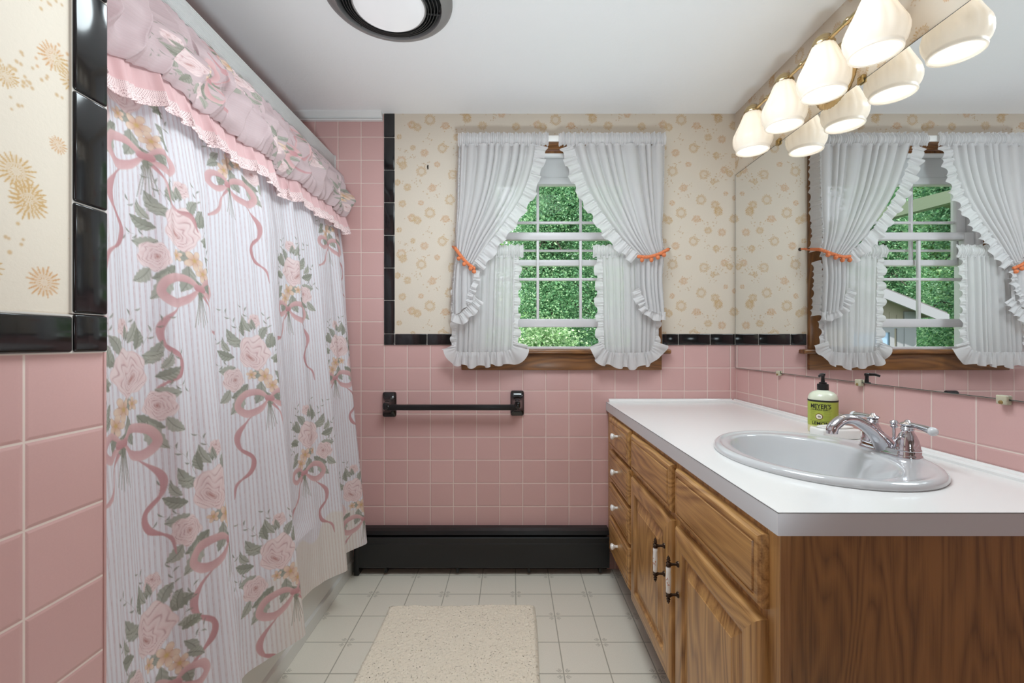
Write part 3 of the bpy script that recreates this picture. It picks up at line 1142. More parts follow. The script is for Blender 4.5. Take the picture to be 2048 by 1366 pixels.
for (y0, y1, hy) in ((0.795, 1.205, 1.172), (1.238, 1.650, 1.279)):
    z0, z1 = 0.128, 0.584
    b = MB()
    V, Fc = panel_rings(XF, y0, y1, z0, z1, DO)
    b.add(V, Fc[:-1])
    d = b.build('door', M_OAK_Z, van, smooth=True, angle=20)
    d.data.materials.append(M_OAK_Y)
    d.data.polygons.foreach_set('material_index', np.array(ring_sides(DO) + [0] * (len(d.data.polygons) - 4 * (len(DO) - 1)), dtype=np.int32))
    b = MB()
    V, Fc = panel_rings(XF, y0, y1, z0, z1, DP)
    b.add(V, [f for f in Fc if f != (0, 3, 2, 1)])
    b.build('raised_panel', M_OAK_Z, d, smooth=True, angle=12)
    hx, hz = XF - 0.0195, 0.455
    bx = hx - 0.026
    for s in (-1, 1):
        h = MB()
        zp = hz + s * 0.040
        h.lathe([(0.008, 0), (0.0075, -0.003), (0.0038, -0.006), (0.0032, -0.014), (0.0045, -0.019), (0.0045, -0.029)], (hx, hy, zp), 'x', 14)
        h.lathe([(0.0045, -0.0055), (0.0068, -0.004), (0.0055, 0), (0.0068, 0.004), (0.0052, 0.006)], (bx, hy, zp), 'z', 14)
        fin = [(0.0052, 0.005), (0.0032, 0.008), (0.0056, 0.011), (0.0034, 0.0145), (0.0044, 0.017), (0.0022, 0.0205), (0.0002, 0.024)]
        h.lathe([(r, s * t) for r, t in fin], (bx, hy, zp), 'z', 14)
        h.build('handle_post', M_BRONZE, d)
    g = MB().lathe([(0.0054, -0.034), (0.0068, -0.031), (0.0062, -0.022), (0.0072, -0.006), (0.0072, 0.006), (0.0062, 0.022), (0.0068, 0.031), (0.0054, 0.034)], (bx, hy, hz), 'z', 18)
    go = g.build('porcelain_grip', M_PORC, d)
    go['label'] = 'white porcelain grip with rust sprigs'
    pm = MB()
    for k in range(9):
        a = -PI * 0.75 + random.uniform(-0.7, 0.7)
        q = Vector((math.cos(a) * 0.00735 + bx, math.sin(a) * 0.00735 + hy, hz + random.uniform(-0.012, 0.012)))
        pm.sphere(q, 0.0012, 8, 5)
    # painted sprigs are part of the grip's own mesh
    base = Vector(WL[go.name]) if go.name in WL else Vector(WL[van.name])
    bm = bmesh.new()
    bm.from_mesh(go.data)
    n0 = len(bm.faces)
    vs = [bm.verts.new(Vector(v) - Vector(WL[van.name])) for v in pm.v]
    for f in pm.f:
        ff = bm.faces.new([vs[i] for i in f])
        ff.material_index = 1
    bm.to_mesh(go.data)
    bm.free()
    go.data.materials.append(M_PRINTRED)
    go.data.shade_smooth()

# ================================================================== COUNTERTOP
ZCT = 0.793
CXF, CYN = 0.4455, 0.748
SCX, SCY, SA, SB = 0.752, 1.110, 0.222, 0.262     # sink centre, half axes
M_LAM = simple('white_laminate', lin(232, 230, 228), 0.22, bump=0.03, bscale=500, coat=0.2)
M_LAMEDGE = simple('grey_white_laminate_edge', lin(205, 206, 208), 0.3)
M_LAMLINE = simple('laminate_seam', lin(112, 110, 108), 0.6)
ct = thing('countertop', 'white laminate vanity countertop with a square front edge and slim edge strips along the walls', 'countertop', (0.75, 1.43, 0.754))
N = 96
hole = [(SCX + SA * 0.93 * math.cos(2 * PI * i / N), SCY + SB * 0.93 * math.sin(2 * PI * i / N)) for i in range(N)]
x0, x1, y0, y1 = CXF + 0.0015, XR - 0.003, CYN + 0.0015, YB - 0.003
outer = []
for (hx, hy) in hole:
    dx, dy = hx - SCX, hy - SCY
    ts = []
    if dx > 1e-9:
        ts.append((x1 - SCX) / dx)
    if dx < -1e-9:
        ts.append((x0 - SCX) / dx)
    if dy > 1e-9:
        ts.append((y1 - SCY) / dy)
    if dy < -1e-9:
        ts.append((y0 - SCY) / dy)
    t = min(ts)
    outer.append([SCX + dx * t, SCY + dy * t])
for cx, cy in ((x0, y0), (x1, y0), (x1, y1), (x0, y1)):
    k = min(range(N), key=lambda i: (outer[i][0] - cx) ** 2 + (outer[i][1] - cy) ** 2)
    outer[k] = [cx, cy]
V, Fc = [], []
for z in (ZCT, ZCT - 0.018):
    V += [(x, y, z) for x, y in hole] + [(x, y, z) for x, y in outer]
for i in range(N):
    j = (i + 1) % N
    Fc.append((i, N + i, N + j, j))
    Fc.append((2 * N + i, 2 * N + j, 3 * N + j, 3 * N + i))
    Fc.append((i, j, 2 * N + j, 2 * N + i))
    Fc.append((N + i, 3 * N + i, 3 * N + j, N + j))
b = MB()
b.add(V, Fc)
b.build('top', M_LAM, ct, smooth=False)
b = MB()
b.box(CXF, CXF + 0.0015, CYN, YB - 0.003, ZCT - 0.039, ZCT - 0.0012)
b.box(CXF + 0.0016, CXF + 0.018, CYN + 0.0017, YB - 0.003, ZCT - 0.039, ZCT - 0.019)
b.box(CXF + 0.0015, XR - 0.003, CYN, CYN + 0.0015, ZCT - 0.039, ZCT - 0.0012)
b.box(CXF + 0.0182, XR - 0.003, CYN + 0.0017, CYN + 0.018, ZCT - 0.039, ZCT - 0.019)
b.build('edge_band', M_LAMEDGE, ct, smooth=False)
b = MB()
b.box(CXF - 0.0002, CXF + 0.002, CYN - 0.0002, YB - 0.003, ZCT - 0.0012, ZCT - 0.0002)
b.box(CXF, XR - 0.003, CYN - 0.0002, CYN + 0.002, ZCT - 0.0012, ZCT - 0.0002)
b.build('seam', M_LAMLINE, ct, smooth=False)
# scribe strips along both walls
sp = [(0, 0), (-0.020, 0), (-0.020, 0.006), (-0.016, 0.011), (-0.007, 0.012), (-0.005, 0.016), (0, 0.016)]
b = MB()
b.prism([(XR - 0.003 + a, ZCT + h) for a, h in sp], 1, CYN + 0.002, YB - 0.003)
b.build('wall_strip', M_LAM, ct, smooth=False)
b = MB()
b.prism([(YB - 0.003 + a, ZCT + h) for a, h in sp], 0, CXF + 0.012, XR - 0.02)
b.build('wall_strip', M_LAM, ct, smooth=False)

# ================================================================== SINK
M_SINK = simple('sink_porcelain', lin(196, 196, 197), 0.08, coat=0.5)
sk = thing('sink', 'oval white porcelain drop-in sink set in the vanity countertop', 'sink', (SCX, SCY, ZCT))
ICX, IA, IB = SCX - 0.024, 0.152, 0.212
rings = [(SCX, SA * 0.90, SB * 0.90, 0.0005), (SCX, SA * 0.995, SB * 0.995, 0.0005), (SCX, SA, SB, 0.004), (SCX, SA * 0.992, SB * 0.994, 0.010), (SCX, SA * 0.965, SB * 0.972, 0.0155),
         (SCX - 0.001, SA * 0.925, SB * 0.94, 0.0165), (SCX - 0.004, SA * 0.90, SB * 0.922, 0.0145), (SCX - 0.008, SA * 0.87, SB * 0.90, 0.0130)]
for f in (0.25, 0.5, 0.75):
    rings.append((SCX - 0.008 + (ICX - SCX + 0.008) * f, SA * 0.87 * (1 - f) + IA * 1.06 * f, SB * 0.90 * (1 - f) + IB * 1.04 * f, 0.0130 - 0.0005 * f))
rings += [(ICX, IA * 1.06, IB * 1.04, 0.0125), (ICX, IA * 1.02, IB * 1.015, 0.0115), (ICX, IA, IB, 0.007), (ICX, IA * 0.97, IB * 0.975, -0.004), (ICX, IA * 0.90, IB * 0.91, -0.030), (ICX, IA * 0.80, IB * 0.82, -0.070),
          (ICX, IA * 0.66, IB * 0.68, -0.105), (ICX, IA * 0.48, IB * 0.50, -0.128), (ICX, IA * 0.28, IB * 0.29, -0.140), (ICX, 0.030, 0.030, -0.143), (ICX, 0.022, 0.022, -0.146)]
n = 96
V, Fc = [], []
for (cx, a, bb, h) in rings:
    for i in range(n):
        w = 2 * PI * i / n
        V.append((cx + a * math.cos(w), SCY + bb * math.sin(w), ZCT + h))
for k in range(len(rings) - 1):
    for i in range(n):
        j = (i + 1) % n
        Fc.append((k * n + i, k * n + j, (k + 1) * n + j, (k + 1) * n + i))
b = MB()
b.add(V, Fc)
b.build('basin', M_SINK, sk, smooth=True, angle=80)
M_CHROME = simple('chrome', (0.60, 0.59, 0.62), 0.06, 1.0)
b = MB().lathe([(0.023, -0.1455), (0.020, -0.1440), (0.014, -0.1450), (0.012, -0.150), (0.0001, -0.150)], (ICX, SCY, ZCT), 'z', 24)
b.build('drain', M_CHROME, sk)

# ================================================================== FAUCET
FX, FYC, FZ = 0.938, 1.110, ZCT + 0.0125
fc = thing('faucet', 'chrome two-handle bathroom faucet mounted at the back of the sink', 'faucet', (FX, FYC, FZ))


def stadium(hw, hl, r, n=14):
    pts = []
    for (cy, a0) in ((hl - hw, 0), (-(hl - hw), PI)):
        for i in range(n + 1):
            a = a0 + PI * i / n
            pts.append((hw * math.cos(a), cy + hw * math.sin(a)))
    return pts


V, Fc = [], []
lv = [(0.0285, 0.0800, 0.0005), (0.0290, 0.0805, 0.003), (0.0270, 0.0785, 0.007), (0.0255, 0.0770, 0.010), (0.0255, 0.0770, 0.016), (0.0235, 0.0750, 0.0185), (0.0190, 0.070, 0.0195)]
k0 = None
for (hw, hl, h) in lv:
    st = stadium(hw, hl, 0)
    k0 = len(st)
    V += [(FX + u, FYC + w, FZ + h) for u, w in st]
for k in range(len(lv) - 1):
    for i in range(k0):
        j = (i + 1) % k0
        Fc.append((k * k0 + i, k * k0 + j, (k + 1) * k0 + j, (k + 1) * k0 + i))
Fc.append(tuple((len(lv) - 1) * k0 + i for i in range(k0)))
Fc.append(tuple(range(k0))[::-1])
b = MB()
b.add(V, Fc)
b.build('base_plate', M_CHROME, fc, angle=40)
# spout
sp = smooth_curve([(FX - 0.004, FYC, FZ + 0.006), (FX - 0.022, FYC, FZ + 0.030), (FX - 0.052, FYC, FZ + 0.060), (FX - 0.088, FYC, FZ + 0.080), (FX - 0.116, FYC, FZ + 0.080), (FX - 0.138, FYC, FZ + 0.064), (FX - 0.143, FYC, FZ + 0.052)], 36)
q = np.linspace(0, 1, 36)
rad = np.interp(q, [0, 0.12, 0.3, 0.6, 0.85, 1.0], [0.030, 0.025, 0.0185, 0.0145, 0.0150, 0.0145])
b = MB().tube([tuple(p) for p in sp], list(rad), 24, flat=0.82, up=(1, 0, 1))
b.lathe([(0.0001, 0.016), (0.012, 0.0145), (0.020, 0.010), (0.0235, 0.0), ], (FX + 0.004, FYC, FZ + 0.020), 'z', 24)
b.build('spout', M_CHROME, fc, angle=50)
b = MB().lathe([(0.0125, 0.002), (0.0125, -0.006), (0.009, -0.0065), (0.0085, -0.002)], tuple(sp[-1]), 'z', 20)
b.build('aerator', M_CHROME, fc)
# lift rod
b = MB().lathe([(0.0035, 0.015), (0.0035, 0.045), (0.0072, 0.048), (0.0085, 0.051), (0.0060, 0.054), (0.0086, 0.057), (0.0090, 0.0605), (0.0060, 0.0645), (0.0001, 0.066)], (FX + 0.012, FYC, FZ + 0.014), 'z', 18)
b.build('lift_rod', M_CHROME, fc)
M_CRYSTAL = clear_plastic('clear_acrylic', (0.92, 0.94, 0.95))
for s, lean in ((-1, 0.0), (1, 0.1)):
    hy = FYC + s * 0.0510
    b = MB().lathe([(0.0255, 0.016), (0.0262, 0.019), (0.0245, 0.022), (0.0240, 0.027), (0.0215, 0.040), (0.0165, 0.053), (0.0125, 0.060), (0.0118, 0.064), (0.0140, 0.066), (0.0122, 0.069), (0.0135, 0.071), (0.0120, 0.0735)], (FX, hy, FZ), 'z', 30)
    v = b.build('valve_body', M_CHROME, fc, angle=50)
    b = MB().lathe([(0.0105, 0.0735), (0.0150, 0.0765), (0.0155, 0.079), (0.0120, 0.082), (0.0065, 0.084), (0.0045, 0.088), (0.0001, 0.0895)], (FX, hy, FZ), 'z', 24)
    L = [(FX - 0.004 * s * 0, hy + s * 0.008, FZ + 0.079), (FX, hy + s * 0.026, FZ + 0.0785), (FX, hy + s * 0.045, FZ + 0.0765), (FX, hy + s * 0.058, FZ + 0.0745)]
    b.tube(L, [0.0052, 0.0058, 0.0074, 0.0085], 14)
    h = b.build('handle', M_CHROME, fc, angle=50)
    b = MB().sphere((FX, hy + s * 0.064, FZ + 0.0735), 0.0098, 20, 12)
    b.build('crystal_tip', M_CRYSTAL, h)

# ================================================================== SOAP DISPENSER
BX, BY, BZ = 0.983, 1.412, ZCT + 0.0005
BR = 0.0400
sd = thing('soap_dispenser', 'pump bottle of hand soap with green label and black pump behind the faucet', 'soap dispenser', (BX, BY, BZ))
M_BOTTLE = simple('milky_green_plastic', lin(222, 226, 204), 0.25, coat=0.2)
M_LIQ = simple('pale_yellow_soap', lin(214, 208, 150), 0.25, coat=0.2)
M_LABEL = simple('lime_label', lin(170, 180, 72), 0.5)
M_INK = simple('black_print', lin(28, 28, 22), 0.6)
M_CREAM = simple('cream_print', lin(240, 234, 214), 0.6)
M_MAROON = simple('maroon_print', lin(110, 40, 40), 0.6)
M_BLACKPL = simple('black_plastic', lin(22, 20, 20), 0.35)
b = MB().lathe([(BR * 0.86, 0), (BR * 0.97, 0.002), (BR, 0.006), (BR, 0.024)], (BX, BY, BZ), 'z', 48)
b.build('soap_fill', M_LIQ, sd)
b = MB().lathe([(BR, 0.024), (BR, 0.106), (BR * 0.97, 0.113), (BR * 0.88, 0.121), (BR * 0.70, 0.1275), (BR * 0.42, 0.1315), (BR * 0.36, 0.134), (BR * 0.36, 0.137)], (BX, BY, BZ), 'z', 48)
b.build('bottle', M_BOTTLE, sd)
# wrap-around label
AC = math.atan2(-BY, -BX)      # direction towards the camera


def wrap(a, h, r):
    return (BX + r * math.cos(AC + a), BY + r * math.sin(AC + a), BZ + h)


def band(a0, a1, h0, h1, r, n=40):
    V = []
    for i in range(n + 1):
        a = a0 + (a1 - a0) * i / n
        V += [wrap(a, h0, r), wrap(a, h1, r)]
    return V, [(2 * i, 2 * i + 2, 2 * i + 3, 2 * i + 1) for i in range(n)]


b = MB()
b.add(*band(-2.2, 2.2, 0.024, 0.1005, BR + 0.0003))
lab = b.build('label', M_LABEL, sd, fixn=False)
b = MB()
b.add(*band(-2.2, 2.2, 0.0985, 0.104, BR + 0.0006))
b.build('label_band', M_INK, lab, fixn=False)
for (h0, h1, a0, a1) in ((0.0725, 0.0731, -0.95, 0.62), (0.0395, 0.0401, -0.95, 0.62)):
    b = MB()
    b.add(*band(a0, a1, h0, h1, BR + 0.0006))
    b.build('label_rule', M_INK, lab, fixn=False)


def text_mesh(s, width, height, a_mid, h_mid, name, mat, parent, bold=0.0):
    cu = bpy.data.curves.new('t', 'FONT')
    cu.body = s
    cu.align_x = 'CENTER'
    cu.align_y = 'CENTER'
    cu.size = 1
    cu.offset = bold
    o = bpy.data.objects.new('t', cu)
    COL.objects.link(o)
    dg = bpy.context.evaluated_depsgraph_get()
    me = bpy.data.meshes.new_from_object(o.evaluated_get(dg))
    bpy.data.objects.remove(o)
    bm = bmesh.new()
    bm.from_mesh(me)
    bmesh.ops.triangulate(bm, faces=bm.faces)
    V = np.array([v.co[:] for v in bm.verts])
    Fc = [[v.index for v in f.verts] for f in bm.faces]
    bm.free()
    bpy.data.meshes.remove(me)
    lo, hi = V.min(0), V.max(0)
    u = (V[:, 0] - (lo[0] + hi[0]) / 2) / (hi[0] - lo[0]) * width
    w = (V[:, 1] - (lo[1] + hi[1]) / 2) / (hi[1] - lo[1]) * height
    r = BR + 0.0008
    pts = [wrap(a_mid + uu / BR, h_mid + ww, r) for uu, ww in zip(u, w)]
    return link_mesh(name, pts, Fc, mat, parent, smooth=False)


AM = -0.16
text_mesh("MEYER'S", 0.056, 0.0145, AM, 0.0855, 'lettering', M_INK, lab, 0.02)
text_mesh("CLEAN DAY", 0.050, 0.0052, AM, 0.0755, 'lettering', M_INK, lab, 0.01)
text_mesh("LEMON", 0.046, 0.0098, AM, 0.0325, 'lettering', M_INK, lab, 0.02)
# faint text rules and round emblem
b = MB()
for k, h in enumerate((0.069, 0.066, 0.063, 0.060, 0.056, 0.052, 0.048, 0.0445)):
    b.add(*band(-0.90 + AM * 0, -0.45 - 0.06 * (k % 3), h, h + 0.0005, BR + 0.0006, 12))
    b.add(*band(0.02 + 0.05 * (k % 2), 0.52, h, h + 0.0005, BR + 0.0006, 12))
b.build('fine_print', simple('olive_print', lin(120, 132, 44), 0.6), lab, fixn=False)


def disc(a_mid, h_mid, r0, rr):
    V = [wrap(a_mid, h_mid, rr)]
    for i in range(28):
        w = 2 * PI * i / 28
        V.append(wrap(a_mid + r0 * math.cos(w) / BR, h_mid + r0 * math.sin(w) * 0.95, rr))
    return V, [(0, 1 + i, 1 + (i + 1) % 28) for i in range(28)]


b = MB()
b.add(*disc(-0.24, 0.0535, 0.0098, BR + 0.0008))
em = b.build('emblem', M_MAROON, lab, fixn=False)
b = MB()
b.add(*disc(-0.24, 0.0535, 0.0080, BR + 0.0011))
b.build('emblem', M_CREAM, lab, fixn=False)
b = MB()
b.add(*disc(-0.25, 0.0535, 0.0032, BR + 0.0014))
b.add(*disc(-0.17, 0.0530, 0.0026, BR + 0.0014))
b.build('emblem', simple('grey_print', lin(150, 140, 140), 0.6), lab, fixn=False)
b = MB().lathe([(0.0152, 0.1335), (0.0158, 0.136), (0.0158, 0.150), (0.0150, 0.1525), (0.0105, 0.1530), (0.0105, 0.1575), (0.0060, 0.1585), (0.0055, 0.1620), (0.0048, 0.1720), (0.0055, 0.1780), (0.0068, 0.1795), (0.0068, 0.1845), (0.0050, 0.1865), (0.0001, 0.187)], (BX, BY, BZ), 'z', 28)
# spout of the pump points along the wall towards the left-back
dv = Vector((-0.78, -0.63, 0)).normalized()
b.tube([(BX, BY, BZ + 0.1825), (BX + dv.x * 0.02, BY + dv.y * 0.02, BZ + 0.1825), (BX + dv.x * 0.033, BY + dv.y * 0.033, BZ + 0.1785)], [0.0048, 0.0042, 0.0034], 10)
b.build('pump', M_BLACKPL, sd)

# soap dish
sdh = thing('soap_dish', 'low white ceramic soap dish on the counter in front of the pump bottle', 'soap dish', (0.963, 1.335, ZCT))
b = MB()
b.box(0.905, 1.020, 1.302, 1.362, ZCT + 0.0004, ZCT + 0.030, 0.006, 3)
b.build('dish', M_PORC, sdh)
b = MB()
b.lathe([(0.9, -0.002), (1.0, 0.0), (1.02, 0.0025), (0.97, 0.0035), (0.9, 0.001), (0.01, -0.001)], (0.9625, 1.332, ZCT + 0.031), 'z', 40, sx=0.052, sy=0.025)
b.build('rim', M_PORC, sdh)

# ================================================================== VANITY LIGHT
M_BRASSL = simple('polished_brass', lin(190, 168, 128), 0.2, 1.0)
M_OPAL = None


def opal(name, emit, col=(1.0, 0.93, 0.82)):
    m, nt, b = newmat(name)
    out = nt.n.get('Material Output')
    b.inputs['Base Color'].default_value = (*lin(244, 240, 234), 1)
    b.inputs['Roughness'].default_value = 0.25
    b.inputs['Emission Color'].default_value = (*col, 1)
    b.inputs['Emission Strength'].default_value = emit
    tr = nt.add('ShaderNodeBsdfTranslucent')
    tr.inputs['Color'].default_value = (0.9, 0.85, 0.76, 1)
    mx = nt.add('ShaderNodeMixShader')
    mx.inputs[0].default_value = 0.35
    nt.link(b.outputs[0], mx.inputs[1])
    nt.link(tr.outputs[0], mx.inputs[2])
    nt.link(mx.outputs[0], out.inputs['Surface'])
    return m


M_OPAL = opal('opal_glass', 0.05, (1.0, 0.96, 0.90))
M_BULB = emis('lit_bulb', (1.0, 0.97, 0.93), 4.5)
VX, VZ = 0.947, 1.828
vl = thing('vanity_light', 'brass vanity light bar with four lit ribbed white glass shades above the mirror', 'wall lamp', (XR, 1.461, 1.93))
b = MB().lathe([(0.098, -0.002), (0.098, -0.006), (0.090, -0.011), (0.078, -0.0125), (0.072, -0.018), (0.060, -0.022), (0.052, -0.030), (0.030, -0.036), (0.0001, -0.038)], (XR, 1.461, 1.945), 'x', 120, flute=40, famp=0.012)
b.build('backplate', M_BRASSL, vl, angle=30)
zb = 1.985
b = MB().tube([(XR - 0.03, 1.461, 1.955), (XR - 0.07, 1.461, 1.965), (VX, 1.461, zb)], 0.008, 14)
b.build('stem', M_BRASSL, vl)
b = MB().tube([(VX, 1.164 - 0.02, zb), (VX, 1.758 + 0.02, zb)], 0.0062, 14)
for y in (1.26, 1.461, 1.66):
    b.lathe([(0.0062, -0.010), (0.0092, -0.006), (0.0092, 0.006), (0.0062, 0.010)], (VX, y, zb), 'y', 14)
b.build('bar', M_BRASSL, vl)
for k, y in enumerate((1.164, 1.358, 1.555, 1.758)):
    c = (VX, y, VZ)
    b = MB().lathe([(0.0300, 0.146), (0.0318, 0.150), (0.0318, 0.157), (0.0285, 0.160), (0.0285, 0.165), (0.0255, 0.172), (0.0190, 0.179), (0.0120, 0.182), (0.0085, 0.186), (0.0001, 0.188)], c, 'z', 32)
    b.build('socket_cap', M_BRASSL, vl)
    outp = [(0.0550, 0.0), (0.0590, 0.001), (0.0600, 0.005), (0.0580, 0.0095), (0.0600, 0.013), (0.0660, 0.024), (0.0700, 0.038), (0.0708, 0.052), (0.0675, 0.066), (0.0600, 0.082), (0.0515, 0.100), (0.0435, 0.118), (0.0372, 0.134), (0.0320, 0.146), (0.0300, 0.152)]
    inn = [(r - 0.003, h) for r, h in reversed(outp[2:])] + [(0.0555, 0.003)]
    b = MB()
    V, Fc = [], []
    prof = outp + inn
    n = 90
    for j, (r, h) in enumerate(prof):
        for i in range(n):
            a = 2 * PI * i / n
            w = 0.0 if h < 0.011 else min(1, (h - 0.011) / 0.02) * (1 if j < len(outp) else 0)
            rr = r * (1 + 0.034 * w * (abs(math.cos(a * 7.5)) - 0.6))
            V.append((c[0] + rr * math.cos(a), c[1] + rr * math.sin(a), c[2] + h))
    for j in range(len(prof) - 1):
        for i in range(n):
            i2 = (i + 1) % n
            Fc.append((j * n + i, j * n + i2, (j + 1) * n + i2, (j + 1) * n + i))
    b.add(V, Fc)
    sh = b.build('lamp_shade', M_OPAL, vl, angle=60)
    b = MB().lathe([(0.0001, 0.034), (0.018, 0.037), (0.027, 0.047), (0.030, 0.060), (0.027, 0.076), (0.018, 0.094), (0.013, 0.104), (0.013, 0.140)], c, 'z', 24)
    b.build('bulb', M_BULB, vl)

# ================================================================== BATHTUB
M_TUB = simple('tub_enamel', lin(214, 214, 208), 0.18, coat=0.3)
XA = -0.742
tb = thing('bathtub', 'white bathtub apron showing under the floral shower curtain', 'bathtub', (-1.1, 1.39, 0.0))
b = MB()
b.prism([(XA, 0.001), (XA, 0.05), (XA - 0.008, 0.060), (XA - 0.022, 0.30), (XA - 0.012, 0.325), (XA - 0.011, 0.352), (XA - 0.020, 0.362), (XA - 0.075, 0.362), (XA - 0.085, 0.352), (XA - 0.085, 0.001)], 1, YW + 0.004, YB - 0.004)
b.build('apron', M_TUB, tb, smooth=True, angle=30)
b = MB()
rg = []
n = 64
V, Fc = [], []
cx, cy = -1.163, (YW + YB) / 2
hx, hy = 0.345, (YB - YW) / 2 - 0.006


def sq(a, p):
    c, s = math.cos(a), math.sin(a)
    return (math.copysign(abs(c) ** (2 / p), c), math.copysign(abs(s) ** (2 / p), s))


for (sx, sy, h, p) in ((0.333, hy, 0.3615, 12), (0.285, hy - 0.06, 0.362, 5), (0.27, hy - 0.075, 0.350, 5), (0.25, hy - 0.11, 0.20, 4.5), (0.22, hy - 0.17, 0.08, 4), (0.16, hy - 0.25, 0.055, 3.5)):
    for i in range(n):
        u, w = sq(2 * PI * i / n, p)
        V.append((cx + sx * u, cy + sy * w, h))
for k in range(5):
    for i in range(n):
        j = (i + 1) % n
        Fc.append((k * n + i, k * n + j, (k + 1) * n + j, (k + 1) * n + i))
Fc.append(tuple(5 * n + i for i in range(n)))
b.add(V, Fc)
b.build('basin', M_TUB, tb, angle=60)

# ================================================================== SHOWER HEADER BAR
M_ALU = simple('brushed_aluminium', lin(204, 203, 202), 0.5, 0.25, bump=0.05, bscale=300)
XBAR = -0.8375
zb0, zb1 = 1.889, 1.957
hb = thing('shower_track', 'ribbed aluminium track spanning the tub opening above the shower curtain', 'curtain track', (XBAR, 1.4, zb0))
pr = [(XBAR - 0.028, zb0), (XBAR - 0.003, zb0)]
nr = 12
hgt = zb1 - zb0
pr += [(XBAR, zb0 + 0.003)]
for k in range(nr):
    z0 = zb0 + hgt * 0.06 + (hgt * 0.90) * k / nr
    d = hgt * 0.90 / nr
    pr += [(XBAR, z0), (XBAR + 0.0022, z0 + d * 0.3), (XBAR + 0.0022, z0 + d * 0.6), (XBAR, z0 + d * 0.9)]
pr += [(XBAR, zb1 - 0.002), (XBAR - 0.003, zb1), (XBAR - 0.028, zb1)]
b = MB()
b.prism(pr, 1, YW + 0.002, YB - 0.014)
b.build('track', M_ALU, hb, smooth=False)
b = MB()
b.box(XBAR - 0.032, XBAR + 0.004, YB - 0.014, YB - 0.001, zb0 - 0.004, zb1 + 0.002, 0.002)
b.build('end_bracket', M_ALU, hb)
rdz = 1.872
b = MB().tube([(XBAR - 0.016, YW + 0.004, rdz), (XBAR - 0.016, YB - 0.004, rdz)], 0.011, 14)
tag(b.build('shower_rod', M_ALU, None, (XBAR - 0.016, 1.4, rdz)), 'straight metal shower rod under the ribbed track carrying the floral curtain', 'curtain rod')

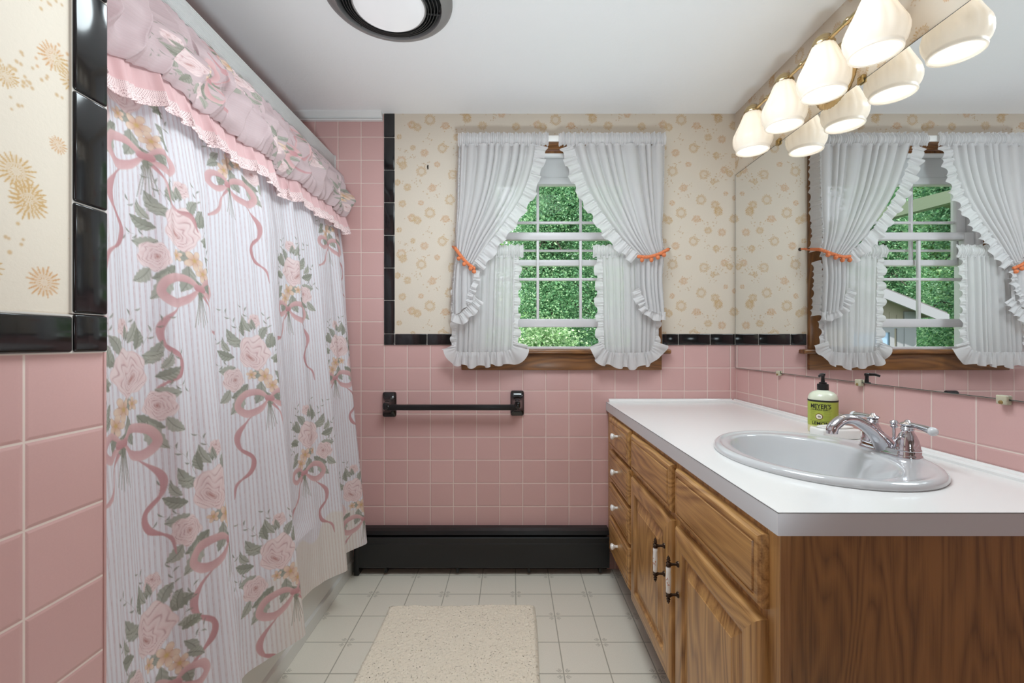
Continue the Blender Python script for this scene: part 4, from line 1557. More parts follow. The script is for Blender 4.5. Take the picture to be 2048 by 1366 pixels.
# ================================================================== FLORAL PRINT PAINTER
class Print:
    def __init__(self, U, V):
        self.U, self.V = U, V
        self.C = np.zeros((len(U), 3), np.float32)
        self.A = np.zeros(len(U), np.float32)
        self.r = np.random.default_rng(11)

    def local(self, u0, v0, hw, hh, flip=1, scale=1.0, rot=0.0):
        k = np.where((np.abs(self.U - u0) < hw) & (np.abs(self.V - v0) < hh))[0]
        self.k = k
        x, y = (self.U[k] - u0) / scale * flip, (self.V[k] - v0) / scale
        c, s = math.cos(rot), math.sin(rot)
        self.x, self.y = c * x + s * y, -s * x + c * y
        return len(k)

    def put(self, sel, m, col):
        """sel: indices into the local set"""
        g = self.k[sel]
        m = np.clip(m, 0, 1).astype(np.float32)
        a0 = self.A[g]
        col = np.asarray(col, np.float32)
        if col.ndim == 1:
            col = np.tile(col, (len(g), 1))
        self.C[g] = self.C[g] * (1 - m[:, None]) + col * m[:, None]
        z = a0 < 0.02
        self.C[g[z]] = col[z]
        self.A[g] = a0 + (1 - a0) * m

    def leaf(self, cx, cy, L, W, ang, tone=0):
        dx, dy = self.x - cx, self.y - cy
        s = np.where(np.abs(dx) + np.abs(dy) < L * 1.5)[0]
        c, si = math.cos(ang), math.sin(ang)
        p = (dx[s] * c + dy[s] * si) / L
        q = (-dx[s] * si + dy[s] * c)
        q = q - 0.12 * L * np.sin(p * PI)
        w = W * np.sin(np.clip(p, 0, 1) * PI) ** 0.8 * (1 - 0.25 * p) * (1 + 0.08 * np.sin(p * 34))
        inside = (p > 0) & (p < 1)
        m = np.clip((w - np.abs(q)) / 0.0022, 0, 1) * inside
        vein = np.exp(-(q / 0.0009) ** 2)
        side = 0.5 + 0.5 * np.sin((p * 6.5 - np.abs(q) / W * 1.4) * 2 * PI)
        base = np.array(lin(*((160, 160, 148), (146, 147, 133), (172, 171, 158))[tone % 3]))
        dark = np.array(lin(124, 124, 112))
        lite = np.array(lin(190, 188, 176))
        col = base[None] * np.ones((len(s), 1))
        col = col * (1 - 0.5 * side[:, None]) + lite[None] * 0.5 * side[:, None] * (q[:, None] > 0) + base[None] * 0.5 * side[:, None] * (q[:, None] <= 0)
        edge = np.exp(-((w - np.abs(q)) / 0.0012) ** 2)
        f = np.clip(vein * 0.8 + edge * 0.55, 0, 1)[:, None]
        col = col * (1 - f) + dark[None] * f
        self.put(s, m * 0.95, col)

    def rose(self, cx, cy, R, ph=0.0, dark=0.0, ox=0.0, oy=0.0):
        dx, dy = self.x - cx, self.y - cy
        s = np.where(np.hypot(dx, dy) < R * 1.3)[0]
        x, y = dx[s] / R, dy[s] / R
        r0 = np.hypot(x, y)
        th0 = np.arctan2(y, x)
        out = 1.0 + 0.07 * np.cos(5 * th0 + ph) + 0.035 * np.cos(9 * th0 + 2 * ph)
        m = np.clip((out - r0) * R / 0.0024, 0, 1)
        # off-centre heart of the rose
        xx, yy = x - ox * (1 - r0), y - oy * (1 - r0)
        xx, yy = xx + 0.07 * np.sin(5.3 * yy + ph * 3) + 0.03 * np.sin(13 * yy), yy + 0.07 * np.sin(4.7 * xx + 2 * ph) + 0.03 * np.sin(11 * xx + ph)
        r = np.hypot(xx, yy)
        th = np.arctan2(yy, xx)
        lite = np.array(lin(238, 218, 216))
        mid = np.array(lin(222, 184, 183))
        dk = np.array(lin(174, 116, 120))
        col = np.ones((len(s), 1)) * lite[None]
        # overlapping petal layers
        for k, (rr, npet) in enumerate(((1.0, 5), (0.76, 5), (0.54, 4), (0.36, 3), (0.20, 3))):
            a = th * npet / 2 + ph * (k + 1) * 1.7
            edge = rr * (1 - 0.16 * np.abs(np.sin(a)))
            inside = r < edge
            depth = np.clip((edge - r) / (0.24), 0, 1)
            shade = depth ** 1.3 * (0.45 + 0.14 * k)
            colk = lite[None] * (1 - shade[:, None]) + (mid * (1 - 0.25 * k * 0.4) + dk * 0.1 * k)[None] * shade[:, None]
            col = np.where(inside[:, None], colk, col)
            ln = np.exp(-((r - edge) / 0.028) ** 2)
            ln *= 0.75 * (0.5 + 0.5 * np.sin(a * 2.0 + k))+0.2
            col = col * (1 - ln[:, None] * 0.6) + dk[None] * ln[:, None] * 0.6
        core = np.exp(-(r / 0.16) ** 2)
        col = col * (1 - core[:, None] * 0.7) + np.array(lin(176, 112, 100))[None] * core[:, None] * 0.7
        oe = np.exp(-((out - r0) / 0.05) ** 2) * 0.6
        col = col * (1 - oe[:, None]) + mid[None] * oe[:, None]
        self.put(s, m, col * (1 - dark))

    def posy(self, cx, cy, R, ph=0.0):
        dx, dy = self.x - cx, self.y - cy
        s = np.where(np.hypot(dx, dy) < R * 1.2)[0]
        r = np.hypot(dx[s], dy[s]) / R
        th = np.arctan2(dy[s], dx[s])
        pet = np.abs(np.cos(2.5 * th + ph))
        o = 0.52 + 0.5 * pet
        m = np.clip((o - r) * R / 0.0020, 0, 1)
        lite, mid, yel = np.array(lin(230, 206, 186)), np.array(lin(208, 162, 144)), np.array(lin(208, 176, 116))
        f = np.clip(1 - r / 0.7, 0, 1)[:, None]
        col = lite[None] * (1 - f) + mid[None] * f
        e = (np.exp(-((o - r) / 0.08) ** 2) * 0.55 + (1 - pet) ** 3 * 0.6)[:, None].clip(0, 1)
        col = col * (1 - e) + np.array(lin(190, 138, 116))[None] * e
        cc = np.exp(-(r / 0.2) ** 2)[:, None]
        col = col * (1 - cc) + yel[None] * cc
        self.put(s, m, col)

    def stroke(self, pts, w, col, col2=None, soft=0.0020, n=36, twist=0.0):
        c = smooth_curve(pts, n)
        lo, hi = c.min(0) - max(np.atleast_1d(w)) - 0.004, c.max(0) + max(np.atleast_1d(w)) + 0.004
        s = np.where((self.x > lo[0]) & (self.x < hi[0]) & (self.y > lo[1]) & (self.y < hi[1]))[0]
        if len(s) == 0:
            return
        x, y = self.x[s], self.y[s]
        best = np.full(len(s), 9.0)
        tt = np.zeros(len(s))
        sd = np.zeros(len(s))
        ws = np.interp(np.linspace(0, 1, n), np.linspace(0, 1, len(np.atleast_1d(w))), np.atleast_1d(w))
        for i in range(n - 1):
            ax, ay = c[i]
            bx, by = c[i + 1]
            ex, ey = bx - ax, by - ay
            l2 = ex * ex + ey * ey + 1e-12
            t = np.clip(((x - ax) * ex + (y - ay) * ey) / l2, 0, 1)
            d = np.hypot(x - ax - t * ex, y - ay - t * ey)
            k = d < best
            best = np.where(k, d, best)
            tt = np.where(k, (i + t) / (n - 1), tt)
            sd = np.where(k, ex * (y - ay) - ey * (x - ax), sd)
        ww = np.interp(tt, np.linspace(0, 1, n), ws)
        if twist:
            ww = ww * (0.45 + 0.55 * np.abs(np.cos(tt * PI * twist)))
        m = np.clip((ww - best) / soft, 0, 1)
        col = np.asarray(col, np.float32)
        cc = np.tile(col, (len(s), 1))
        if col2 is not None:
            f = (0.5 + 0.5 * np.sign(sd) * np.clip(best / (ww + 1e-6), 0, 1))[:, None]
            if twist:
                f = np.clip(f * 0.6 + 0.4 * (np.cos(tt * PI * twist)[:, None] > 0), 0, 1)
            cc = cc * (1 - f) + np.asarray(col2)[None] * f
        e = np.exp(-((ww - best) / 0.0009) ** 2)[:, None] * 0.35
        cc = cc * (1 - e) + cc * 0.72 * e
        self.put(s, m * 0.95, cc)

    def sprig(self, x0, y0, ang, L, n=5, tone=0, lw=0.0032):
        g = lin(140, 140, 128)
        pts = [(x0 + L * t * math.cos(ang + 0.3 * t), y0 + L * t * math.sin(ang + 0.3 * t)) for t in np.linspace(0, 1, 5)]
        self.stroke(pts, [0.0011, 0.0007], g, n=10)
        for i in range(n):
            t = (i + 1) / n
            a = ang + 0.3 * t
            px, py = x0 + L * t * math.cos(a), y0 + L * t * math.sin(a)
            sgn = 1 if i % 2 else -1
            self.leaf(px, py, 0.0165, lw, a + sgn * 0.8, tone + i)

    def bouquet(self, u, v, flip=1, scale=1.0, rot=0.0, seed=0):
        if not self.local(u, v, 0.22 * scale, 0.36 * scale, flip, scale, rot):
            return
        R1, R2 = lin(206, 160, 161), lin(222, 184, 183)
        rb = lin(192, 138, 140)
        # trailing ribbons
        self.stroke([(0.028, -0.086), (-0.012, -0.118), (-0.052, -0.158), (-0.050, -0.196), (-0.020, -0.226), (-0.026, -0.258), (-0.062, -0.284), (-0.070, -0.318)],
                    [0.0032, 0.0040, 0.0046, 0.009, 0.010, 0.006, 0.009, 0.007, 0.002], R1, rb, n=60, twist=3.0)
        self.stroke([(0.040, -0.086), (0.066, -0.118), (0.078, -0.150), (0.102, -0.170), (0.132, -0.176), (0.146, -0.205)], [0.005, 0.006, 0.005, 0.008, 0.008, 0.004], R2, rb, n=46, twist=2.4)
        # stems
        for k in range(6):
            x1 = 0.018 + 0.007 * k
            self.stroke([(0.030 + 0.002 * k, -0.070), (0.032 + 0.002 * k, -0.100), (x1, -0.162 + 0.006 * (k % 3))], [0.0021, 0.0016], lin(140, 138, 120), n=12)
        # sprigs
        for (sx, sy, a, L, nn) in ((-0.030, 0.085, 1.9, 0.085, 6), (-0.050, 0.060, 2.5, 0.050, 5), (0.045, 0.080, 1.2, 0.065, 6), (0.060, 0.040, 0.9, 0.060, 5), (-0.062, 0.015, 2.9, 0.045, 4), (0.062, -0.010, 0.1, 0.04, 4), (0.010, 0.090, 1.65, 0.080, 6)):
            self.sprig(sx, sy, a, L, nn)
        # leaves
        for i, (lx, ly, L, W, a) in enumerate(((-0.030, 0.060, 0.062, 0.016, 2.25), (-0.052, 0.035, 0.050, 0.015, 2.75), (-0.050, 0.010, 0.048, 0.016, 3.3), (0.028, 0.078, 0.045, 0.015, 1.0), (0.040, 0.060, 0.050, 0.018, 0.45),
                                               (0.052, 0.030, 0.046, 0.014, -0.2), (0.060, -0.004, 0.045, 0.012, -1.0), (-0.015, -0.035, 0.060, 0.018, 3.7), (-0.035, -0.048, 0.070, 0.019, 4.2), (0.016, -0.030, 0.062, 0.020, 4.4), (0.045, -0.048, 0.052, 0.017, -1.1), (0.0, 0.10, 0.05, 0.012, 2.0), (-0.012, -0.02, 0.05, 0.015, 0.2), (-0.018, 0.088, 0.045, 0.012, 1.7), (-0.062, 0.050, 0.038, 0.011, 2.2), (0.055, 0.062, 0.040, 0.012, 1.3), (0.058, 0.018, 0.042, 0.013, 0.35), (-0.066, -0.045, 0.045, 0.015, 3.9), (0.062, -0.030, 0.040, 0.012, -0.5), (0.030, -0.060, 0.045, 0.015, 4.9), (-0.03, 0.078, 0.04, 0.010, 3.0))):
            self.leaf(lx, ly, L, W, a, i)
        # blooms
        self.rose(-0.058, -0.022, 0.030, 1.0, 0.02, 0.2, 0.1)
        self.rose(0.006, 0.046, 0.046, 0.4, 0.0, -0.35, -0.4)
        self.posy(0.030, -0.018, 0.024, 0.5)
        self.posy(0.050, -0.044, 0.021, 1.4)
        self.posy(-0.006, -0.012, 0.014, 2.2)
        # bud
        self.leaf(0.002, 0.104, 0.040, 0.010, 1.2, 1)
        self.rose(0.014, 0.130, 0.019, 2.0, 0.03, 0.1, 0.5)
        self.leaf(0.014, 0.108, 0.030, 0.009, 1.9, 0)
        # bow
        self.stroke([(0.036, -0.076), (0.004, -0.058), (-0.036, -0.066), (-0.050, -0.092), (-0.026, -0.112), (0.006, -0.104), (0.034, -0.080)], [0.005, 0.009, 0.0105, 0.009, 0.011, 0.009, 0.004], R2, R1, n=60)
        self.stroke([(0.040, -0.076), (0.062, -0.060), (0.090, -0.064), (0.098, -0.084), (0.078, -0.098), (0.042, -0.082)], [0.004, 0.0075, 0.009, 0.008, 0.009, 0.004], R1, R2, n=50)
        self.stroke([(0.030, -0.076), (0.046, -0.079)], [0.0085, 0.0085], rb, R1, n=8)


def floral_mat(name, stripe_axis, base, trans=0.22):
    """printed cotton: thin dashed pink stripes from the UV, bouquets from the print layer"""
    m, nt, b = newmat(name)
    out = nt.n.get('Material Output')
    uv = nt.add('ShaderNodeUVMap')
    uv.uv_map = 'UVMap'
    s = nt.add('ShaderNodeSeparateXYZ')
    nt.link(uv.outputs[0], s.inputs[0])
    a, o = s.outputs[stripe_axis], s.outputs[1 - stripe_axis]
    sp = 0.0115
    t = nt.math('FRACT', nt.math('DIVIDE', a, sp))

    def line(c, w):
        return nt.math('LESS_THAN', nt.math('ABSOLUTE', nt.math('SUBTRACT', t, c)), w)
    ln = nt.math('MAXIMUM', line(0.30, 0.055), nt.math('MULTIPLY', line(0.48, 0.04), 0.8))
    mp = nt.add('ShaderNodeMapping')
    sc = [40.0, 40.0, 40.0]
    sc[stripe_axis] = 160.0
    sc[1 - stripe_axis] = 90.0
    mp.inputs['Scale'].default_value = sc
    nt.link(uv.outputs[0], mp.inputs[0])
    n = nt.noise(mp.outputs[0], 1.0, 2)
    ln = nt.math('MULTIPLY', ln, nt.math('MULTIPLY', nt.math('SUBTRACT', n, 0.22), 2.0, clamp=True))
    # broad tonal band of the ticking
    bd = nt.math('MULTIPLY', nt.math('LESS_THAN', nt.math('ABSOLUTE', nt.math('SUBTRACT', t, 0.39)), 0.24), 0.30)
    mp2 = nt.add('ShaderNodeMapping')
    sc2 = [10.0, 10.0, 10.0]
    sc2[stripe_axis] = 480.0
    sc2[1 - stripe_axis] = 14.0
    mp2.inputs['Scale'].default_value = sc2
    nt.link(uv.outputs[0], mp2.inputs[0])
    slub = nt.noise(mp2.outputs[0], 1.0, 2)
    c = nt.mix(bd, base, lin(212, 198, 200))
    c = nt.mix(nt.math('MULTIPLY', nt.math('SUBTRACT', slub, 0.45), 0.9, clamp=True), c, lin(206, 190, 193))
    c = nt.mix(nt.math('MULTIPLY', ln, 0.8), c, lin(200, 166, 168))
    pr = nt.add('ShaderNodeVertexColor')
    pr.layer_name = 'print'
    c = nt.mix(pr.outputs[1], c, pr.outputs[0])
    nt.link(c, b.inputs['Base Color'])
    b.inputs['Roughness'].default_value = 0.85
    b.inputs['Specular IOR Level'].default_value = 0.2
    nt.link(nt.bump(slub, 0.15, 0.001), b.inputs['Normal'])
    tr = nt.add('ShaderNodeBsdfTranslucent')
    nt.link(c, tr.inputs['Color'])
    mx = nt.add('ShaderNodeMixShader')
    mx.inputs[0].default_value = trans
    nt.link(b.outputs[0], mx.inputs[1])
    nt.link(tr.outputs[0], mx.inputs[2])
    nt.link(mx.outputs[0], out.inputs['Surface'])
    return m


M_FLORAL = floral_mat('floral_cotton', 0, lin(232, 230, 235))
M_FLORALV = floral_mat('floral_cotton_valance', 1, lin(202, 180, 181))
M_PINKCOTTON = fabric('plain_pink_cotton', lin(228, 190, 190), 0.25)


def lace_mat():
    m, nt, b = newmat('pink_lace')
    out = nt.n.get('Material Output')
    uv = nt.add('ShaderNodeUVMap')
    uv.uv_map = 'UVMap'
    s = nt.add('ShaderNodeSeparateXYZ')
    nt.link(uv.outputs[0], s.inputs[0])
    u, v = s.outputs[0], s.outputs[1]
    # mesh holes near the top, scrolling flowers near the edge
    hu = nt.math('SINE', nt.math('MULTIPLY', u, 2 * PI / 0.0042))
    hv = nt.math('SINE', nt.math('MULTIPLY', v, 2 * PI / 0.0065))
    hole = nt.math('GREATER_THAN', nt.math('MULTIPLY', hu, hv), 0.30)
    vo = nt.add('ShaderNodeTexVoronoi')
    vo.feature = 'DISTANCE_TO_EDGE'
    vo.inputs['Scale'].default_value = 240.0
    nt.link(uv.outputs[0], vo.inputs['Vector'])
    h2 = nt.math('GREATER_THAN', vo.outputs['Distance'], 0.17)
    low = nt.math('GREATER_THAN', v, 0.016)
    hole = nt.math('ADD', nt.math('MULTIPLY', hole, nt.math('SUBTRACT', 1.0, low)), nt.math('MULTIPLY', h2, low), clamp=True)
    c = nt.mix(hole, lin(228, 206, 204), lin(200, 166, 166))
    nt.link(c, b.inputs['Base Color'])
    b.inputs['Roughness'].default_value = 0.9
    tp = nt.add('ShaderNodeBsdfTransparent')
    mx = nt.add('ShaderNodeMixShader')
    nt.link(nt.math('MULTIPLY', hole, 0.35), mx.inputs[0])
    nt.link(b.outputs[0], mx.inputs[1])
    nt.link(tp.outputs[0], mx.inputs[2])
    nt.link(mx.outputs[0], out.inputs['Surface'])
    return m


M_LACE = lace_mat()

# ================================================================== SHOWER CURTAIN
HEM = np.array([(2.112, -0.735), (2.045, -0.700), (1.978, -0.642), (1.935, -0.655), (1.885, -0.700), (1.83, -0.712), (1.782, -0.680), (1.745, -0.648), (1.69, -0.684), (1.61, -0.722), (1.52, -0.727), (1.42, -0.690), (1.352, -0.630), (1.29, -0.662),
                (1.21, -0.720), (1.14, -0.695), (1.065, -0.636), (1.00, -0.664), (0.92, -0.718), (0.84, -0.700), (0.76, -0.665), (0.70, -0.700)])[::-1]
hem_c = smooth_curve(HEM, 1400)
MIDY = HEM.copy()
NU, NV = 1150, 760
ZTOP = 1.868
arc = np.concatenate([[0], np.cumsum(np.linalg.norm(np.diff(hem_c, axis=0), axis=1))])
s = np.linspace(0, 1, NU)
hemY, hemX = np.interp(s * arc[-1], arc, hem_c[:, 0]), np.interp(s * arc[-1], arc, hem_c[:, 1])
# the top is gathered on the rod between the tub walls
topY = np.interp(s, np.linspace(0, 1, 60), np.interp(np.linspace(0, 1, 60), s, hemY) * 0.985 + 0.010)
mean = np.convolve(np.pad(hemX, 60, mode='edge'), np.ones(121) / 121, mode='same')[60:-60]
tw = np.random.default_rng(5)
U = np.zeros((NU, NV))
Vv = np.zeros((NU, NV))
V3 = np.zeros((NU, NV, 3))
small = 0.007 * np.sin(s * 2 * PI * 11 + 1.0) + 0.005 * np.sin(s * 2 * PI * 17.3) + 0.004 * np.sin(s * 2 * PI * 26 + 2)
hemz = 0.188 + 0.006 * np.sin(s * 2 * PI * 2.3 + 0.5)
for j in range(NV):
    t = j / (NV - 1)        # 0 top, 1 hem
    f = t ** 0.75
    fold = (hemX + 0.690)
    xb = -0.836 + (0.836 - 0.690) * (0.22 * min(1, t * 4) + 0.78 * t ** 1.1)
    wr = 0.0016 * np.sin(s * 60 + t * 9) * np.sin(t * 14 + s * 20)
    x = xb + fold * (0.16 + 0.84 * f) + small * (1 - 0.75 * t) + wr
    lo = -0.7285 - 0.13 * np.clip((ZTOP + (hemz - ZTOP) * t - 0.40) / 0.25, 0, 1) ** 1.2
    dd = x - lo
    x = lo + 0.5 * (dd + np.sqrt(dd * dd + 0.0002 * t * t))
    lean = 0.010 * np.sin(t * 3 + s * 7)
    y = topY * (1 - t) + hemY * t + lean * (s * (1 - s) * 4)
    z = ZTOP * (1 - t) + hemz * t
    V3[:, j] = np.stack([x, np.minimum(y, YB - 0.003), z], 1)
# arc-length coordinate taken at mid height
mid = V3[:, NV // 2]
ua = np.concatenate([[0], np.cumsum(np.linalg.norm(np.diff(mid[:, :2], axis=0), axis=1))])
U[:] = ua[:, None]
Vv[:] = V3[:, :, 2]
pc = Print(U.ravel(), Vv.ravel())
BQ = [(355, 500), (465, 320), (240, 215), (590, 572), (505, 740), (660, 452), (430, 1018), (625, 893), (555, 1140), (262, 795), (300, 1310), (677, 715), (704, 1004)]
Pt = V3.reshape(-1, 3)
ppx = 1024 + F * Pt[:, 0] / Pt[:, 1]
ppy = 683 - F * (Pt[:, 2] - CAMZ) / Pt[:, 1]
Ur, Vr = U.ravel(), Vv.ravel()
for k, (bx, by) in enumerate(BQ):
    d = np.hypot(ppx - bx, ppy - by)
    cand = np.where(d < d.min() + 2.5)[0]
    # the frontmost of the cloth points that project there
    i = cand[np.argmax(Pt[cand, 0])]
    pc.bouquet(Ur[i], Vr[i], 1 if k % 2 == 0 else -1, 1.08, 0.0, k)
col = np.concatenate([pc.C, pc.A[:, None]], 1)
# yellowed soap-scum hem (a stain with its own outline)
ss, tt = np.meshgrid(s, np.linspace(0, 1, NV), indexing='ij')
lim = 0.872 + 0.02 * np.sin(ss * 23) + 0.012 * np.sin(ss * 61)
st = np.clip((tt - lim) / 0.006, 0, 1) * np.clip((ss - 0.36) * 12, 0, 1) * np.clip((0.90 - ss) * 20, 0, 1) * 0.40
st = st.ravel()
yel = np.array(lin(224, 211, 186))
a = col[:, 3]
new_a = a + (1 - a) * st
mixw = ((1 - a) * st / np.maximum(new_a, 1e-6))[:, None]
col[:, :3] = np.where(a[:, None] > 0.01, col[:, :3] * (1 - mixw) + yel * mixw, yel)
col[:, 3] = new_a
sc = thing('shower_curtain', 'pink striped floral shower curtain with a ruffled valance hanging over the tub', 'shower curtain', (-0.80, 1.4, 0.12))
link_mesh('curtain_panel', V3.reshape(-1, 3), grid_faces(NU, NV), M_FLORAL, sc, smooth=True, angle=None, uv=np.stack([U.ravel(), Vv.ravel()], 1), col=col)
# stitched hem line
# ---- valance: swagged puff, then a pink ruffle and lace edge
NU2, NV2 = 780, 190
s2 = np.linspace(0, 1, NU2)
y2 = 0.69 + (2.108 - 0.69) * s2
# big lobes follow the folds of the curtain below
lobe = np.interp(y2, hemY, hemX) + 0.690
lobe = np.convolve(np.pad(lobe, 30, mode='edge'), np.ones(61) / 61, mode='same')[30:-30]
rv = np.random.default_rng(21)


def wander(n, seed, lo=-1, hi=1):
    r = np.random.default_rng(seed)
    k = r.uniform(lo, hi, n + 1)
    tq = np.linspace(0, n, NU2)
    i = np.minimum(tq.astype(int), n - 1)
    f = tq - i
    f = f * f * (3 - 2 * f)
    return k[i] * (1 - f) + k[i + 1] * f


sag = wander(16, 3, 0.0, 1.0)
ztop2 = 1.886
ztuck = 1.665 - 0.022 * sag + 0.010 * np.sin(s2 * 40)
V2 = np.zeros((NU2, NV2, 3))
diag = wander(22, 9)
Uv = np.zeros((NU2, NV2))
Vw = np.zeros((NU2, NV2))
tl = 1.30    # fabric length relative to the drop, shows as drape
for j in range(NV2):
    t = j / (NV2 - 1)
    puff = (math.sin(PI * min(1, t ** 1.25)) ** 0.75) * 0.040 + 0.052 * t
    droop = 0.018 * math.sin(PI * t) ** 2 * (t > 0.4)
    # gathering pleats fan out from the top and fade, cross folds swing between them
    ph = s2 * 2 * PI * 17 + 2.5 * diag + 2.4 * t
    pl = 1.0 - 2.0 * np.abs(np.sin(ph * 0.5)) ** 0.8
    amp = 0.0125 * (1 - 0.35 * t) * min(1, t * 5 + 0.3) * (0.5 + 0.7 * sag)
    crs = 0.010 * math.sin(PI * t) * np.sin(s2 * 70 + 9 * t + 3 * diag) + 0.008 * math.sin(PI * t) * np.sin(s2 * 33 - 14 * t + 5 * sag)
    fine = 0.0035 * np.sin(s2 * 2 * PI * 52 + 3 * diag) * (1 - t) ** 2 + 0.003 * np.sin(s2 * 2 * PI * 46) * t ** 3
    x = -0.826 + puff * (0.75 + 0.5 * sag) + lobe * 0.40 * t + amp * pl + crs + fine
    z = ztop2 + (ztuck - ztop2) * t - droop * sag
    y = y2 + 0.014 * np.cos(ph) * math.sin(PI * t) + 0.02 * diag * math.sin(PI * t)
    V2[:, j] = np.stack([x, np.clip(y, 0.67, YB - 0.004), z], 1)
    Uv[:, j] = s2 * 1.9
    Vw[:, j] = 0.36 * (1 - t)
pv = Print(Uv.ravel(), Vw.ravel())
for k, (u, v, rt) in enumerate(((0.16, 0.30, 1.3), (0.50, 0.12, 1.5), (0.80, 0.30, 1.4), (1.08, 0.10, 1.7), (1.40, 0.27, 1.2), (1.72, 0.12, 1.5))):
    pv.bouquet(u, v, 1 if k % 2 else -1, 1.0, rt, k)
colv = np.concatenate([pv.C, pv.A[:, None]], 1)
link_mesh('valance', V2.reshape(-1, 3), grid_faces(NU2, NV2), M_FLORALV, sc, smooth=True, angle=None, uv=np.stack([Uv.ravel(), Vw.ravel()], 1), col=colv)
# pink ruffle under the tuck
xt, zt, yt = V2[:, -1, 0], V2[:, -1, 2], V2[:, -1, 1]
ph3 = s2 * 2 * PI * 24 + 3.0 * wander(30, 31)
rufA = 0.4 + 0.6 * np.abs(wander(34, 33))


def ruffle_rows(rows, z0, z1, f0, f1):
    V = np.zeros((NU2, rows, 3))
    for j in range(rows):
        q = j / (rows - 1)
        f = f0 + (f1 - f0) * q
        w = np.sin(ph3)
        w = np.sign(w) * np.abs(w) ** 0.7
        x = xt - 0.012 + 0.024 * f + 0.013 * f * w * rufA
        y = yt + 0.010 * f * np.cos(ph3) * rufA
        z = zt + z0 + (z1 - z0) * q - 0.006 * f * sag + 0.004 * f * np.sin(ph3 * 0.5)
        V[:, j] = np.stack([x, np.clip(y, 0.67, YB - 0.004), z], 1)
    return V


Va = ruffle_rows(14, 0.012, -0.040, 0.15, 0.75)
link_mesh('ruffle', Va.reshape(-1, 3), grid_faces(NU2, 14), M_PINKCOTTON, sc, smooth=True, angle=None)
Vb = ruffle_rows(12, -0.040, -0.072, 0.75, 1.1)
uvb = np.stack(np.meshgrid(s2 * 2.2, np.linspace(0, 0.032, 12), indexing='ij'), -1).reshape(-1, 2)
link_mesh('lace_trim', Vb.reshape(-1, 3), grid_faces(NU2, 12), M_LACE, sc, smooth=True, angle=None, uv=uvb)
# curtain rings on the rod
M_RING = simple('white_ring', lin(220, 218, 214), 0.4)

# ================================================================== BATH MAT
mx0, mx1, my0, my1 = -0.498, 0.092, 0.93, 1.808
nu, nv = 236, 350
S, T = np.meshgrid(np.linspace(0, 1, nu), np.linspace(0, 1, nv), indexing='ij')
edge = np.minimum.reduce([S * (mx1 - mx0), (1 - S) * (mx1 - mx0), T * (my1 - my0), (1 - T) * (my1 - my0)])
hgt = 0.017 * np.clip(edge / 0.012, 0, 1) ** 0.5
noi = rng.normal(0, 1, (nu, nv))
sm = noi.copy()
for k in range(2):
    sm = (sm + np.roll(sm, 1, 0) + np.roll(sm, -1, 0) + np.roll(sm, 1, 1) + np.roll(sm, -1, 1)) / 5
big = rng.normal(0, 1, (24, 36))
bi = np.clip((S * 23).astype(int), 0, 22)
hz = hgt + (0.0003 * noi + 0.0013 * sm) * np.clip(edge / 0.006, 0, 1)
jx = 0.0012 * rng.normal(0, 1, (nu, nv)) * np.clip(edge / 0.004, 0.35, 1)
jy = 0.0012 * rng.normal(0, 1, (nu, nv)) * np.clip(edge / 0.004, 0.35, 1)
wobx = 0.003 * np.sin(T * 9)
X = mx0 + (mx1 - mx0) * S + jx + wobx + 0.016 * (T - 1) * 0 + (S - 0.5) * 0.0
Yy = my0 + (my1 - my0) * T + jy + 0.010 * (S - 0.5) + 0.003 * np.sin(S * 11)
Vm = np.stack([X, Yy, 0.0015 + np.maximum(hz, 0.0)], -1)


def mat_fluff():
    m, nt, b = newmat('cream_plush')
    g, s = nt.pos()
    n = nt.noise(g.outputs['Position'], 330.0, 3, 0.7)
    n2 = nt.noise(g.outputs['Position'], 7.0, 3)
    c = nt.mix(n, lin(226, 212, 190), lin(250, 240, 222))
    c = nt.mix(nt.math('MULTIPLY', n2, 0.35), c, lin(232, 218, 196))
    nt.link(c, b.inputs['Base Color'])
    b.inputs['Roughness'].default_value = 1.0
    b.inputs['Specular IOR Level'].default_value = 0.05
    b.inputs['Sheen Weight'].default_value = 0.3
    nt.link(nt.bump(n, 0.4, 0.003), b.inputs['Normal'])
    return m


M_PLUSH = mat_fluff()
o = link_mesh('bath_mat', Vm.reshape(-1, 3), grid_faces(nu, nv), M_PLUSH, None, (-0.2, 1.37, 0.0), smooth=True, angle=None)
tag(o, 'cream plush bath mat lying on the vinyl floor', 'bath mat')

# ================================================================== BASEBOARD HEATER
M_HEAT = simple('black_enamel', lin(24, 24, 25), 0.32, bump=0.05, bscale=90, var=0.15)
M_HEATIN = simple('heater_inside', lin(10, 10, 10), 0.7)
HX0, HX1 = -0.728, 0.450
bh = thing('baseboard_heater', 'black enamelled baseboard heater along the foot of the tiled back wall', 'heater', (-0.14, YB, 0.0))
b = MB()
b.prism([(YB - 0.001, 0.209), (YB - 0.030, 0.209), (YB - 0.050, 0.203), (YB - 0.056, 0.186), (YB - 0.053, 0.186), (YB - 0.047, 0.199), (YB - 0.030, 0.204), (YB - 0.006, 0.204), (YB - 0.006, 0.004), (YB - 0.001, 0.004)], 0, HX0 + 0.004, HX1 - 0.001)
b.build('back_panel', M_HEAT, bh, smooth=False)
b = MB()
b.prism([(YB - 0.046, 0.168), (YB - 0.054, 0.176), (YB - 0.060, 0.172), (YB - 0.0615, 0.150), (YB - 0.0635, 0.146), (YB - 0.0635, 0.040), (YB - 0.058, 0.034), (YB - 0.045, 0.034), (YB - 0.045, 0.037), (YB - 0.057, 0.037), (YB - 0.0610, 0.042), (YB - 0.0610, 0.145), (YB - 0.0590, 0.150), (YB - 0.0575, 0.170), (YB - 0.054, 0.1735), (YB - 0.048, 0.167)], 0, HX0 + 0.004, HX1 - 0.001)
b.build('front_cover', M_HEAT, bh, smooth=False)
